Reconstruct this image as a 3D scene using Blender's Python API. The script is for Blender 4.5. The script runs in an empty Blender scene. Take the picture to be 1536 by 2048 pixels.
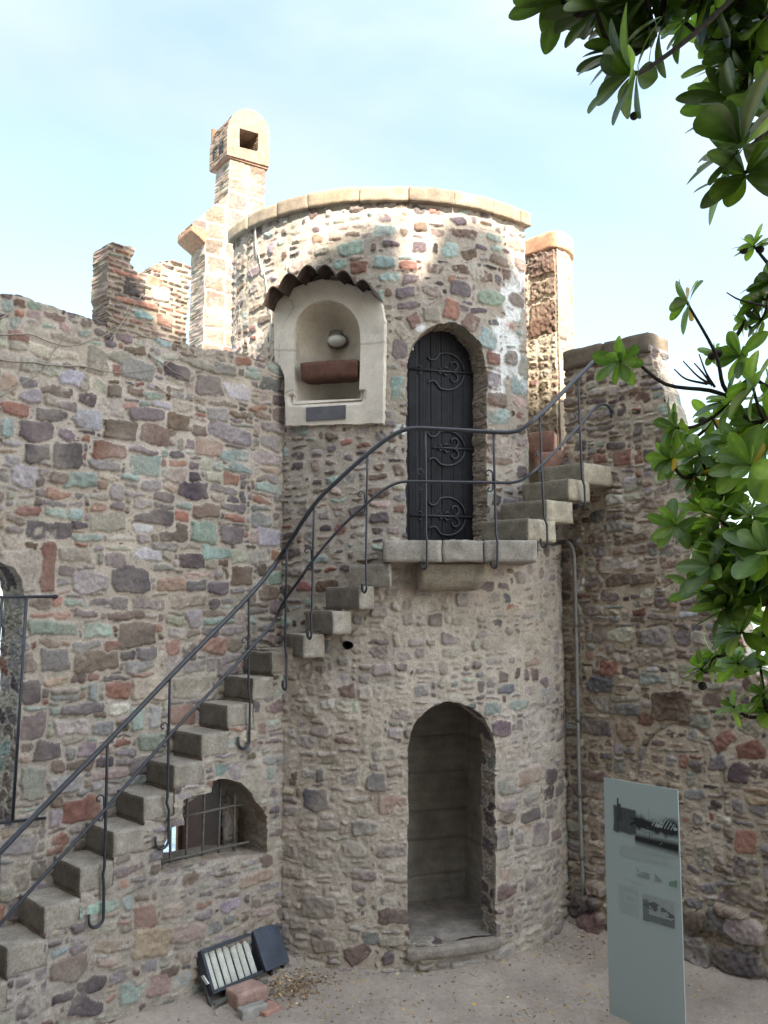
import bpy, math, random
import numpy as np
from mathutils import Vector, noise as mn

rng = np.random.default_rng(7)
random.seed(7)
scene = bpy.context.scene
C = scene.collection
R = math.radians

# ------------------------------------------------------------------ camera, sky, sun
FPX, PITCH, EYE = 1770.0, R(6.0), 3.4
cam_d = bpy.data.cameras.new('camera')
cam_d.sensor_fit = 'VERTICAL'; cam_d.sensor_height = 36.0
cam_d.lens = 36.0 * FPX / 2048.0
cam_d.clip_start = 0.05; cam_d.clip_end = 6000
cam = bpy.data.objects.new('camera', cam_d); C.objects.link(cam)
cam.location = (0, 0, EYE); cam.rotation_euler = (R(90) + PITCH, 0, 0)
scene.camera = cam

SUN_AZ, SUN_EL = R(19.0), R(41.0)          # azimuth right of straight-behind the camera
sdir = Vector((math.sin(SUN_AZ) * math.cos(SUN_EL), -math.cos(SUN_AZ) * math.cos(SUN_EL), math.sin(SUN_EL)))
world = bpy.data.worlds.new('World'); scene.world = world; world.use_nodes = True
wt = world.node_tree; wt.nodes.clear()
wo = wt.nodes.new('ShaderNodeOutputWorld'); bg = wt.nodes.new('ShaderNodeBackground')
sky = wt.nodes.new('ShaderNodeTexSky'); sky.sky_type = 'NISHITA'; sky.sun_disc = False
sky.sun_elevation = SUN_EL; sky.sun_rotation = math.pi - SUN_AZ
sky.air_density = 1.0; sky.dust_density = 0.6; sky.ozone_density = 1.0
tc = wt.nodes.new('ShaderNodeTexCoord'); mp = wt.nodes.new('ShaderNodeMapping')
mp.inputs['Scale'].default_value = (1.0, 1.0, 2.2); mp.inputs['Rotation'].default_value = (0, 0.25, 0.3)
nz = wt.nodes.new('ShaderNodeTexNoise'); nz.inputs['Scale'].default_value = 1.5; nz.inputs['Detail'].default_value = 5
nz.inputs['Roughness'].default_value = 0.5; nz.inputs['Distortion'].default_value = 0.5
cr = wt.nodes.new('ShaderNodeValToRGB')
cr.color_ramp.elements[0].position = 0.34; cr.color_ramp.elements[0].color = (0.04, 0.04, 0.04, 1)
cr.color_ramp.elements[1].position = 0.78; cr.color_ramp.elements[1].color = (0.65, 0.65, 0.65, 1)
mx = wt.nodes.new('ShaderNodeMix'); mx.data_type = 'RGBA'
mx.inputs['B'].default_value = (9.6, 10.0, 10.2, 1)
gm = wt.nodes.new('ShaderNodeMix'); gm.data_type = 'RGBA'; gm.blend_type = 'MULTIPLY'
gm.inputs['Factor'].default_value = 1.0; gm.inputs['B'].default_value = (1.06, 1.09, 0.97, 1)
wt.links.new(tc.outputs['Generated'], mp.inputs['Vector']); wt.links.new(mp.outputs['Vector'], nz.inputs['Vector'])
wt.links.new(nz.outputs['Fac'], cr.inputs['Fac']); wt.links.new(sky.outputs['Color'], gm.inputs['A'])
wt.links.new(gm.outputs['Result'], mx.inputs['A']); wt.links.new(cr.outputs['Color'], mx.inputs['Factor'])
# clouds are much brighter towards the sun than opposite it
vm = wt.nodes.new('ShaderNodeVectorMath'); vm.operation = 'DOT_PRODUCT'; vm.inputs[1].default_value = sdir
mr = wt.nodes.new('ShaderNodeMapRange'); mr.inputs['From Min'].default_value = -0.3; mr.inputs['From Max'].default_value = 1.0
mr.inputs['To Min'].default_value = 1.0; mr.inputs['To Max'].default_value = 7.5
wt.links.new(tc.outputs['Generated'], vm.inputs[0]); wt.links.new(vm.outputs['Value'], mr.inputs['Value'])
cb = wt.nodes.new('ShaderNodeMix'); cb.data_type = 'RGBA'; cb.blend_type = 'MULTIPLY'; cb.inputs['Factor'].default_value = 1
cb.inputs['A'].default_value = (2.75, 2.85, 2.9, 1); wt.links.new(mr.outputs['Result'], cb.inputs['B']); wt.links.new(cb.outputs['Result'], mx.inputs['B'])
wt.links.new(mx.outputs['Result'], bg.inputs['Color']); wt.links.new(bg.outputs['Background'], wo.inputs['Surface'])
bg.inputs['Strength'].default_value = 0.075
sun_d = bpy.data.lights.new('sun', 'SUN'); sun_d.energy = 4.0; sun_d.angle = R(0.6); sun_d.color = (1.0, 0.9, 0.76)
sun = bpy.data.objects.new('sun', sun_d); C.objects.link(sun)
sun.rotation_euler = (-sdir).to_track_quat('-Z', 'Y').to_euler(); sun.location = (8, -12, 20)
scene.view_settings.view_transform = 'Standard'; scene.view_settings.look = 'None'
scene.view_settings.exposure = 2.4; scene.view_settings.gamma = 1.0

# ------------------------------------------------------------------ geometry of the view: a pixel of the photograph to a point on a real surface
CT, ST = math.cos(PITCH), math.sin(PITCH)
CAMP = np.array([0, 0, EYE])
def ray(px, py):
    xc = (px - 768) / FPX; yc = (1024 - py) / FPX
    return np.array([xc, CT - yc * ST, ST + yc * CT])
class Flat:                                   # vertical wall plane; u runs right as seen from its front
    def __init__(s, p0, e):
        s.p = np.array([p0[0], p0[1], 0.0]); e = np.array([e[0], e[1], 0.0]); s.e = e / np.linalg.norm(e)
        s.n = np.cross(s.e, [0, 0, 1.0])
    def uv(s, px, py):
        r = ray(px, py); t = np.dot(s.p - CAMP, s.n) / np.dot(r, s.n); q = CAMP + r * t
        return np.array([np.dot(q - s.p, s.e), q[2]])
    def at(s, u, v, h=0.0):
        u = np.asarray(u, float); v = np.asarray(v, float); h = np.asarray(h, float) + 0 * u
        return s.p + u[..., None] * s.e + v[..., None] * np.array([0, 0, 1.0]) + h[..., None] * s.n
    def px(s, px, py, h=0.0):
        o = Flat(s.p + s.n * h, s.e); a = o.uv(px, py); return o.at(a[0], a[1])
class Drum:                                   # upright cylinder; u = arc length from the front, to the right
    def __init__(s, c, rad): s.c = np.array([c[0], c[1], 0.0]); s.r = rad
    def uv(s, px, py):
        r = ray(px, py); d = CAMP - s.c
        a = r[0]**2 + r[1]**2; b = 2 * (r[0] * d[0] + r[1] * d[1]); c = d[0]**2 + d[1]**2 - s.r**2
        D = b * b - 4 * a * c
        t = (-b - math.sqrt(max(D, 0))) / (2 * a); q = CAMP + r * t
        return np.array([math.atan2(q[0] - s.c[0], -(q[1] - s.c[1])) * s.r, q[2]])
    def at(s, u, v, h=0.0):
        u = np.asarray(u, float); v = np.asarray(v, float); a = u / s.r; rr = s.r + np.asarray(h, float)
        return np.stack([s.c[0] + rr * np.sin(a), s.c[1] - rr * np.cos(a), v + 0 * a], -1)
def ground_px(px, py, z=0.0):
    r = ray(px, py); return CAMP + r * ((z - EYE) / r[2])
def at_y(px, py, Y):
    r = ray(px, py); return CAMP + r * (Y / r[1])

# ------------------------------------------------------------------ object helpers
def put(o, parent=None):
    C.objects.link(o)
    if parent is not None: o.parent = parent
    return o
def tag(o, label, cat, group=None):
    o['label'] = label; o['category'] = cat; o['kind'] = 'thing'
    if group: o['group'] = group
    return o
def kind(o, k): o['kind'] = k; return o
def thing(name, label, cat, loc=(0, 0, 0), group=None):
    o = bpy.data.objects.new(name, None); o.empty_display_size = 0.2
    o.location = loc; put(o); return tag(o, label, cat, group)
def raw_mesh(name, V, F, mat, parent=None, col=None, smooth=True):
    """V (n,3) world coords, F list/array of faces, col (n,3) linear colour."""
    V = np.asarray(V, float)
    if parent is not None:
        p = parent
        off = np.zeros(3)
        while p is not None: off = off + np.array(p.location); p = p.parent
        V = V - off
    me = bpy.data.meshes.new(name)
    if isinstance(F, np.ndarray):
        nf, k = F.shape
        me.vertices.add(len(V)); me.vertices.foreach_set('co', V.astype(np.float32).ravel())
        me.loops.add(nf * k); me.loops.foreach_set('vertex_index', F.astype(np.int32).ravel())
        me.polygons.add(nf); me.polygons.foreach_set('loop_start', np.arange(0, nf * k, k, dtype=np.int32))
        me.update(calc_edges=True)
    else:
        me.from_pydata([tuple(v) for v in V], [], [tuple(int(i) for i in f) for f in F])
    if smooth: me.polygons.foreach_set('use_smooth', np.ones(len(me.polygons), bool))
    if col is not None:
        ca = me.color_attributes.new('Col', 'FLOAT_COLOR', 'POINT')
        cc = np.ones((len(V), 4), np.float32); cc[:, :3] = col
        ca.data.foreach_set('color', cc.ravel())
    me.materials.append(mat); me.validate(); me.update()
    return put(bpy.data.objects.new(name, me), parent)
def lin(r, g, b):
    f = lambda c: (c / 255 / 12.92) if c / 255 <= 0.04045 else ((c / 255 + 0.055) / 1.055) ** 2.4
    return np.array([f(r), f(g), f(b)])
class Acc:
    def __init__(s): s.V = []; s.F = []; s.K = []; s.n = 0
    def add(s, V, F, col=(0.3, 0.3, 0.3)):
        V = np.asarray(V, float); n = len(V)
        s.V.append(V); s.F += [tuple(i + s.n for i in f) for f in F]
        col = np.asarray(col, float); s.K.append(np.tile(col, (n, 1)) if col.ndim == 1 else col); s.n += n
    def build(s, name, mat, parent=None, smooth=True):
        return raw_mesh(name, np.concatenate(s.V), s.F, mat, parent, np.concatenate(s.K), smooth)
    def box(s, c, X, Y, Z, col=(0.3, 0.3, 0.3)):          # centre and three half vectors
        c, X, Y, Z = map(lambda q: np.asarray(q, float), (c, X, Y, Z))
        V = [c + i * X + j * Y + k * Z for k in (-1, 1) for j in (-1, 1) for i in (-1, 1)]
        s.add(V, [(0, 2, 3, 1), (4, 5, 7, 6), (0, 1, 5, 4), (2, 6, 7, 3), (0, 4, 6, 2), (1, 3, 7, 5)], col)
    def tube(s, P, r, n=8, col=(0.3, 0.3, 0.3), flat=1.0, side=None, cap=True):
        P = np.asarray(P, float); m = len(P); rr = np.broadcast_to(np.asarray(r, float), (m,))
        T = np.gradient(P, axis=0); T /= np.linalg.norm(T, axis=1)[:, None] + 1e-9
        a = np.array(side, float) if side is not None else (np.array([0, 0, 1.0]) if abs(T[0][2]) < 0.9 else np.array([1.0, 0, 0]))
        V = []
        for i in range(m):
            x = a - T[i] * np.dot(a, T[i]); x /= np.linalg.norm(x) + 1e-9
            if side is None: a = x
            y = np.cross(T[i], x)
            for k in range(n):
                t = 2 * math.pi * (k + 0.5) / n
                V.append(P[i] + rr[i] * (x * math.cos(t) * flat + y * math.sin(t)))
        F = [(i * n + k, i * n + (k + 1) % n, (i + 1) * n + (k + 1) % n, (i + 1) * n + k) for i in range(m - 1) for k in range(n)]
        if cap: F += [tuple(range(n))[::-1], tuple((m - 1) * n + k for k in range(n))]
        s.add(V, F, col)
    def block(s, fn, n=(6, 4, 4), amp=0.008, bev=0.02, col=(0.3, 0.3, 0.3), freq=7.0, face0=1.0):
        """rough hewn block: fn(a,b,c) maps the unit cube to space; bev is a fraction of each side"""
        na, nb, nc = n
        def ax(k): return [0.0] + [bev + (1 - 2 * bev) * i / k for i in range(k + 1)] + [1.0]
        A, B, D = ax(na), ax(nb), ax(nc); idx = {}; V = []; F = []
        la, lb, lc = len(A) - 1, len(B) - 1, len(D) - 1
        def vid(i, j, k):
            q = (i, j, k)
            if q not in idx:
                a, b, c = A[i], B[j], D[k]
                e = (i in (0, la)) + (j in (0, lb)) + (k in (0, lc))
                if e >= 2:
                    if i in (0, la): a = a + (bev * .55 if i == 0 else -bev * .55)
                    if j in (0, lb): b = b + (bev * .55 if j == 0 else -bev * .55)
                    if k in (0, lc): c = c + (bev * .55 if k == 0 else -bev * .55)
                p = np.asarray(fn(a, b, c), float); v = Vector(p)
                d = mn.noise_vector(v * freq) * amp + mn.noise_vector(v * freq * 2.9) * (amp * .45)
                idx[q] = len(V); V.append(p + np.array(d))
            return idx[q]
        for i in range(la):
            for j in range(lb):
                F.append((vid(i, j, 0), vid(i, j + 1, 0), vid(i + 1, j + 1, 0), vid(i + 1, j, 0)))
                F.append((vid(i, j, lc), vid(i + 1, j, lc), vid(i + 1, j + 1, lc), vid(i, j + 1, lc)))
        for i in range(la):
            for k in range(lc):
                F.append((vid(i, 0, k), vid(i + 1, 0, k), vid(i + 1, 0, k + 1), vid(i, 0, k + 1)))
                F.append((vid(i, lb, k), vid(i, lb, k + 1), vid(i + 1, lb, k + 1), vid(i + 1, lb, k)))
        for j in range(lb):
            for k in range(lc):
                F.append((vid(0, j, k), vid(0, j, k + 1), vid(0, j + 1, k + 1), vid(0, j + 1, k)))
                F.append((vid(la, j, k), vid(la, j + 1, k), vid(la, j + 1, k + 1), vid(la, j, k + 1)))
        V = np.array(V); col = np.asarray(col, float)
        kk = np.array([1 + 0.22 * mn.noise(Vector(v) * 9) + 0.12 * mn.noise(Vector(v) * 31) for v in V])
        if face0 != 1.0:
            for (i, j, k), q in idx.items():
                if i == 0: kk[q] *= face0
        s.add(V, F, col[None] * kk[:, None])
def quadfn(p00, p10, p01, p11, q00, q10, q01, q11):
    P = [np.asarray(q, float) for q in (p00, p10, p01, p11, q00, q10, q01, q11)]
    def fn(a, b, c):
        lo = P[0] * (1 - a) * (1 - b) + P[1] * a * (1 - b) + P[2] * (1 - a) * b + P[3] * a * b
        hi = P[4] * (1 - a) * (1 - b) + P[5] * a * (1 - b) + P[6] * (1 - a) * b + P[7] * a * b
        return lo * (1 - c) + hi * c
    return fn
def boxfn(c, X, Y, Z):
    c, X, Y, Z = map(lambda q: np.asarray(q, float), (c, X, Y, Z))
    return lambda a, b, d: c + X * (2 * a - 1) + Y * (2 * b - 1) + Z * (2 * d - 1)
def smooth_path(P, k=6):
    P = [np.asarray(p, float) for p in P]; out = []
    Q = [2 * P[0] - P[1]] + P + [2 * P[-1] - P[-2]]
    for i in range(1, len(Q) - 2):
        a, b, c, d = Q[i - 1:i + 3]
        for j in range(k):
            t = j / k
            out.append(0.5 * (2 * b + (c - a) * t + (2 * a - 5 * b + 4 * c - d) * t * t + (3 * b - a - 3 * c + d) * t ** 3))
    return np.array(out + [P[-1]])

# ------------------------------------------------------------------ materials
def nodes(name):
    m = bpy.data.materials.new(name); m.use_nodes = True; t = m.node_tree; t.nodes.clear()
    o = t.nodes.new('ShaderNodeOutputMaterial'); b = t.nodes.new('ShaderNodeBsdfPrincipled')
    t.links.new(b.outputs['BSDF'], o.inputs['Surface']); return m, t, b, o
def grainy(name, color=None, rough=0.9, scales=(10, 70), amps=(0.25, 0.3), bump=0.35, bdist=0.006, metallic=0.0, spec=0.25, tint=None, lichen=0.0):
    m, t, b, o = nodes(name)
    b.inputs['Roughness'].default_value = rough; b.inputs['Metallic'].default_value = metallic
    b.inputs['Specular IOR Level'].default_value = spec
    co = t.nodes.new('ShaderNodeTexCoord')
    if color is None:
        a = t.nodes.new('ShaderNodeAttribute'); a.attribute_name = 'Col'; src = a.outputs['Color']
    else:
        a = t.nodes.new('ShaderNodeRGB'); a.outputs[0].default_value = (*color, 1); src = a.outputs[0]
    last = None
    for sc, am in zip(scales, amps):
        n = t.nodes.new('ShaderNodeTexNoise'); n.inputs['Scale'].default_value = sc; n.inputs['Detail'].default_value = 5
        n.inputs['Roughness'].default_value = 0.65
        t.links.new(co.outputs['Object'], n.inputs['Vector'])
        r = t.nodes.new('ShaderNodeMapRange'); r.inputs['From Min'].default_value = 0.28; r.inputs['From Max'].default_value = 0.72
        r.inputs['To Min'].default_value = 1 - am; r.inputs['To Max'].default_value = 1 + am
        t.links.new(n.outputs['Fac'], r.inputs['Value'])
        x = t.nodes.new('ShaderNodeMix'); x.data_type = 'RGBA'; x.blend_type = 'MULTIPLY'; x.inputs['Factor'].default_value = 1
        t.links.new(src, x.inputs['A']); t.links.new(r.outputs['Result'], x.inputs['B']); src = x.outputs['Result']; last = n
    if lichen > 0:
        n = t.nodes.new('ShaderNodeTexNoise'); n.inputs['Scale'].default_value = 6.5; n.inputs['Detail'].default_value = 8; n.inputs['Roughness'].default_value = .7
        t.links.new(co.outputs['Object'], n.inputs['Vector'])
        r = t.nodes.new('ShaderNodeMapRange'); r.inputs['From Min'].default_value = 0.60; r.inputs['From Max'].default_value = 0.70; r.inputs['To Max'].default_value = lichen
        t.links.new(n.outputs['Fac'], r.inputs['Value'])
        x = t.nodes.new('ShaderNodeMix'); x.data_type = 'RGBA'; t.links.new(r.outputs['Result'], x.inputs['Factor'])
        t.links.new(src, x.inputs['A']); x.inputs['B'].default_value = (0.36, 0.27, 0.06, 1); src = x.outputs['Result']
    t.links.new(src, b.inputs['Base Color'])
    if bump > 0:
        bp = t.nodes.new('ShaderNodeBump'); bp.inputs['Strength'].default_value = bump; bp.inputs['Distance'].default_value = bdist
        t.links.new(last.outputs['Fac'], bp.inputs['Height']); t.links.new(bp.outputs['Normal'], b.inputs['Normal'])
    return m
M_wall = grainy('rubble_masonry', None, 0.92, (7, 55, 130), (0.16, 0.24, 0.2), 0.6, 0.007)
M_ash = grainy('ashlar_stone', None, 0.9, (9, 70), (0.22, 0.3), 0.5, 0.008, lichen=0.16)
M_step = grainy('step_stone', None, 0.92, (8, 45, 150), (0.25, 0.28, 0.2), 0.6, 0.008, lichen=0.25)
M_plaster = grainy('lime_plaster', None, 0.9, (3.5, 40), (0.16, 0.10), 0.25, 0.003)
M_iron = grainy('painted_iron', (0.028, 0.031, 0.040), 0.42, (20, 120), (0.3, 0.25), 0.25, 0.002, 0.0, 0.5)
M_rust = grainy('weathered_iron', (0.13, 0.118, 0.105), 0.7, (25, 120), (0.4, 0.3), 0.3, 0.002)
M_door = grainy('blackened_door', None, 0.5, (9, 60), (0.3, 0.3), 0.3, 0.003, 0.0, 0.18)
M_conc = grainy('bare_concrete', None, 0.92, (4, 60), (0.3, 0.16), 0.4, 0.004)
M_tile = grainy('clay_tile', None, 0.85, (12, 60), (0.35, 0.3), 0.4, 0.004)
M_brick = grainy('brick_clay', None, 0.92, (14, 90), (0.25, 0.25), 0.5, 0.005)
M_ground = grainy('dusty_ground', None, 0.97, (1.4, 22, 120), (0.12, 0.14, 0.2), 0.7, 0.012)
M_pipe = grainy('grey_pipe', (0.23, 0.225, 0.21), 0.55, (6, 50), (0.2, 0.15), 0.1, 0.002)
M_bark = grainy('bark', (0.045, 0.036, 0.030), 0.9, (20, 90), (0.35, 0.3), 0.6, 0.006)
M_vine = grainy('dry_stem', (0.30, 0.26, 0.22), 0.9, (20, 90), (0.25, 0.2), 0.4, 0.003)
M_litter = grainy('dry_leaves', None, 0.8, (30, 120), (0.25, 0.2), 0.2, 0.002)
M_paint = grainy('grey_painted_metal', None, 0.45, (8, 70), (0.22, 0.15), 0.15, 0.002, 0.0, 0.5)
M_white = grainy('white_cable', (0.62, 0.60, 0.56), 0.6, (10, 60), (0.1, 0.1), 0.1, 0.002)
M_print = grainy('faded_print', None, 0.35, (30, 200), (0.1, 0.1), 0.0)
M_back = grainy('shade_wall_stone', (0.26, 0.24, 0.21), 0.95, (0.6, 6), (0.25, 0.25), 0.3, 0.02)
def leaf_mat():
    m, t, b, o = nodes('leathery_leaf')
    a = t.nodes.new('ShaderNodeAttribute'); a.attribute_name = 'Col'
    b.inputs['Roughness'].default_value = 0.36; b.inputs['Specular IOR Level'].default_value = 0.45
    t.links.new(a.outputs['Color'], b.inputs['Base Color'])
    tr = t.nodes.new('ShaderNodeBsdfTranslucent'); mxs = t.nodes.new('ShaderNodeMixShader')
    g = t.nodes.new('ShaderNodeMix'); g.data_type = 'RGBA'; g.blend_type = 'MULTIPLY'; g.inputs['Factor'].default_value = 1
    g.inputs['B'].default_value = (1.5, 1.6, 0.6, 1)
    t.links.new(a.outputs['Color'], g.inputs['A']); t.links.new(g.outputs['Result'], tr.inputs['Color'])
    mxs.inputs['Fac'].default_value = 0.40
    t.links.new(b.outputs['BSDF'], mxs.inputs[1]); t.links.new(tr.outputs['BSDF'], mxs.inputs[2])
    t.links.new(mxs.outputs['Shader'], o.inputs['Surface']); return m
M_leaf = leaf_mat()
def glass_panel_mat():
    m, t, b, o = nodes('frosted_green_glass')
    b.inputs['Base Color'].default_value = (0.36, 0.435, 0.425, 1); b.inputs['Roughness'].default_value = 0.22
    b.inputs['Transmission Weight'].default_value = 0.12; b.inputs['IOR'].default_value = 1.45
    b.inputs['Specular IOR Level'].default_value = 0.5
    return m
M_glass = glass_panel_mat()
def lamp_mat():
    m, t, b, o = nodes('opal_glass'); b.inputs['Base Color'].default_value = (0.62, 0.63, 0.58, 1); b.inputs['Roughness'].default_value = 0.25
    return m
M_opal = lamp_mat()
def water_mat():
    m, t, b, o = nodes('sea_water'); b.inputs['Base Color'].default_value = (0.42, 0.52, 0.56, 1); b.inputs['Roughness'].default_value = 0.25
    co = t.nodes.new('ShaderNodeTexCoord'); mpn = t.nodes.new('ShaderNodeMapping'); mpn.inputs['Scale'].default_value = (1, 1, 1)
    n = t.nodes.new('ShaderNodeTexNoise'); n.inputs['Scale'].default_value = 2.2; n.inputs['Detail'].default_value = 3
    bp = t.nodes.new('ShaderNodeBump'); bp.inputs['Strength'].default_value = 0.6; bp.inputs['Distance'].default_value = 0.15
    t.links.new(co.outputs['Object'], mpn.inputs['Vector']); t.links.new(mpn.outputs['Vector'], n.inputs['Vector'])
    t.links.new(n.outputs['Fac'], bp.inputs['Height']); t.links.new(bp.outputs['Normal'], b.inputs['Normal']); return m
M_sea = water_mat()

# ------------------------------------------------------------------ masonry relief: stones laid in a wall, each with its own shape, height and colour
PAL = dict(purple=(112, 95, 98), mauve=(142, 128, 130), plum=(92, 76, 80), brown=(118, 94, 80), umber=(108, 82, 60), tan=(150, 136, 116),
           sand=(164, 152, 130), ochre=(152, 122, 92), orange=(158, 98, 70), red=(140, 84, 66), teal=(132, 157, 147), green=(128, 144, 130),
           pale=(176, 168, 156), white=(186, 186, 188), slate=(88, 90, 95), dark=(76, 68, 68), grey=(126, 120, 116), pink=(168, 136, 124), lilac=(158, 150, 156))
def vnoise(nv, nu, cell, r):
    """smooth value noise on an nv x nu grid, feature size `cell` samples"""
    gv, gu = int(nv / cell) + 3, int(nu / cell) + 3
    g = r.random((gv, gu)) * 2 - 1
    y = np.arange(nv) / cell; x = np.arange(nu) / cell
    iy = y.astype(int); ix = x.astype(int); fy = y - iy; fx = x - ix
    fy = (fy * fy * (3 - 2 * fy))[:, None]; fx = (fx * fx * (3 - 2 * fx))[None]
    a = g[iy][:, ix]; b = g[iy][:, ix + 1]; c = g[iy + 1][:, ix]; d = g[iy + 1][:, ix + 1]
    return (a * (1 - fx) + b * fx) * (1 - fy) + (c * (1 - fx) + d * fx) * fy
def fbm(nv, nu, cell, r, oct=3, gain=0.5):
    s = np.zeros((nv, nu)); a = 1.0
    for k in range(oct):
        s += a * vnoise(nv, nu, max(cell, 1.01), r); a *= gain; cell /= 2
    return s
def poly_sdf(Pu, Pv, poly):
    """signed distance to a polygon, negative inside"""
    poly = np.asarray(poly, float); d = np.full(Pu.shape, 1e9); ins = np.zeros(Pu.shape, bool); n = len(poly)
    for i in range(n):
        a, b = poly[i], poly[(i + 1) % n]; e = b - a
        wx = Pu - a[0]; wy = Pv - a[1]
        t = np.clip((wx * e[0] + wy * e[1]) / (e @ e + 1e-12), 0, 1)
        d = np.minimum(d, (wx - e[0] * t) ** 2 + (wy - e[1] * t) ** 2)
        c = ((a[1] <= Pv) & (b[1] > Pv)) | ((b[1] <= Pv) & (a[1] > Pv))
        xi = a[0] + (Pv - a[1]) / (b[1] - a[1] + 1e-12) * e[0]
        ins ^= c & (Pu < xi)
    d = np.sqrt(d); return np.where(ins, -d, d)
class Wall:
    def __init__(s, surf, u0, u1, v0, v1, res, seed, **st):
        s.S = surf; s.res = res; s.r = np.random.default_rng(seed)
        s.u = np.arange(u0, u1 + res, res); s.v = np.arange(v0, v1 + res, res)
        s.nu, s.nv = len(s.u), len(s.v); s.U, s.V = np.meshgrid(s.u, s.v)
        s.st = dict(mortar=(163, 152, 134), level=0.012, lvar=0.008, lift=(0.012, 0.035), w=(0.09, 0.34), h=(0.05, 0.17), gap=0.012, rough=0.005,
                    pal=dict(purple=4, mauve=3, plum=1.5, brown=4, tan=3, sand=2, ochre=1, orange=1, red=.6, teal=1, green=1, grey=3, umber=.7, pink=.7), warp=0.014, cut=0.3, edge=0.013, sharp=0.004, sat=.60, follow=.45)
        s.st.update(st)
        r = s.r; k = 1 / res
        s.wu = fbm(s.nv, s.nu, .09 * k, r, 3) * s.st['warp']; s.wv = fbm(s.nv, s.nu, .09 * k, r, 3) * s.st['warp']
        s.nz = fbm(s.nv, s.nu, .035 * k, r, 3)
        s.Hs = np.full((s.nv, s.nu), -0.05); s.Cs = np.zeros((s.nv, s.nu, 3)); s.Cs[:] = lin(*s.st['mortar'])
        s.cell = 0.025; s.oc = np.zeros((int((v1 - v0) / s.cell) + 2, int((u1 - u0) / s.cell) + 2), bool)
        s.u0, s.v0 = u0, v0; s.mlev = np.zeros((s.nv, s.nu))
    def pick(s):
        p = s.st['pal']; ks = list(p); w = np.array([p[k] for k in ks], float)
        return ks[s.r.choice(len(ks), p=w / w.sum())]
    def stone(s, cu, cv, w, h, color=None, rot=0.0, lift=None, cut=None, mark=True):
        st = s.st; r = s.r; res = s.res
        if color is None: color = s.pick()
        base = lin(*PAL[color]) if isinstance(color, str) else np.asarray(color, float)
        base = base @ np.array([.3, .55, .15]) * (1 - s.st['sat']) + base * s.st['sat']; base = base * np.exp(r.normal(0, 0.13)) * np.exp(r.normal(0, 0.035, 3))
        lift = r.uniform(*st['lift']) if lift is None else lift
        cut = st['cut'] if cut is None else cut
        rad = math.hypot(w, h) / 2 + 0.04
        i0 = max(int((cu - rad - s.u0) / res), 0); i1 = min(int((cu + rad - s.u0) / res) + 2, s.nu)
        j0 = max(int((cv - rad - s.v0) / res), 0); j1 = min(int((cv + rad - s.v0) / res) + 2, s.nv)
        if i0 >= i1 or j0 >= j1: return
        sl = (slice(j0, j1), slice(i0, i1))
        x = s.U[sl] + s.wu[sl] - cu; y = s.V[sl] + s.wv[sl] - cv
        c, q = math.cos(rot), math.sin(rot); x, y = x * c + y * q, -x * q + y * c
        a, b = w / 2, h / 2
        planes = []
        for nx, ny, dd in ((1, 0, a), (-1, 0, a), (0, 1, b), (0, -1, b)):
            t = r.normal(0, 0.07 if cut < .15 else 0.13); cx, cy = nx * math.cos(t) - ny * math.sin(t), nx * math.sin(t) + ny * math.cos(t)
            planes.append((cx, cy, dd * r.uniform(0.93, 1.0)))
        for sx in (-1, 1):
            for sy in (-1, 1):
                k = r.uniform(0.0, cut) * (1.0 if r.random() < .75 else 1.8)
                ang = math.atan2(a, b) + r.normal(0, .15); nx, ny = sx * math.cos(ang), sy * math.sin(ang)
                planes.append((nx, ny, abs(nx) * a + abs(ny) * b - k * min(a, b) * 1.15))
        sd = np.full(x.shape, -9.0)
        for nx, ny, dd in planes:
            p = x * nx + y * ny - dd; kk = 0.012
            m = np.maximum(sd, p); df = np.clip(1 - np.abs(sd - p) / kk, 0, 1); sd = m + df * df * kk * .25
        e = st['edge']; p = np.clip(-sd / e, 0, 1); p = np.sqrt(np.clip(1 - (1 - p) ** 2, 0, 1))
        tx, ty = r.normal(0, .06, 2)
        H = lift * p + (x * tx + y * ty) * p * 0.4 + s.nz[sl] * st['rough'] * p * r.uniform(.6, 1.6) - 0.03 * (1 - p)
        H = np.where(sd < 0.006, H, -0.05)
        m = H > s.Hs[sl]
        s.Hs[sl][m] = H[m]
        mott = 1 + 0.16 * s.nz[sl] * r.uniform(.4, 1.3) + (x / max(w, .05)) * r.normal(0, .12) + (y / max(h, .05)) * r.normal(0, .12)
        if r.random() < .3:                                   # bedding streaks
            mott = mott + 0.10 * np.sin(y * r.uniform(90, 220) + 6 * s.nz[sl])
        s.Cs[sl][m] = (base[None, None] * np.clip(mott, .5, 1.5)[..., None])[m]
        if mark: s.mark(cu, cv, w, h, rot)
    def mark(s, cu, cv, w, h, rot=0):
        if abs(rot) > .3: w, h = abs(w * math.cos(rot)) + abs(h * math.sin(rot)) * .7, abs(h * math.cos(rot)) + abs(w * math.sin(rot)) * .7
        j0 = int((cv - h / 2 - s.v0) / s.cell + .4); j1 = int((cv + h / 2 - s.v0) / s.cell + .6)
        i0 = int((cu - w / 2 - s.u0) / s.cell + .4); i1 = int((cu + w / 2 - s.u0) / s.cell + .6)
        s.oc[max(j0, 0):max(j1, 0), max(i0, 0):max(i1, 0)] = True
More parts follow.
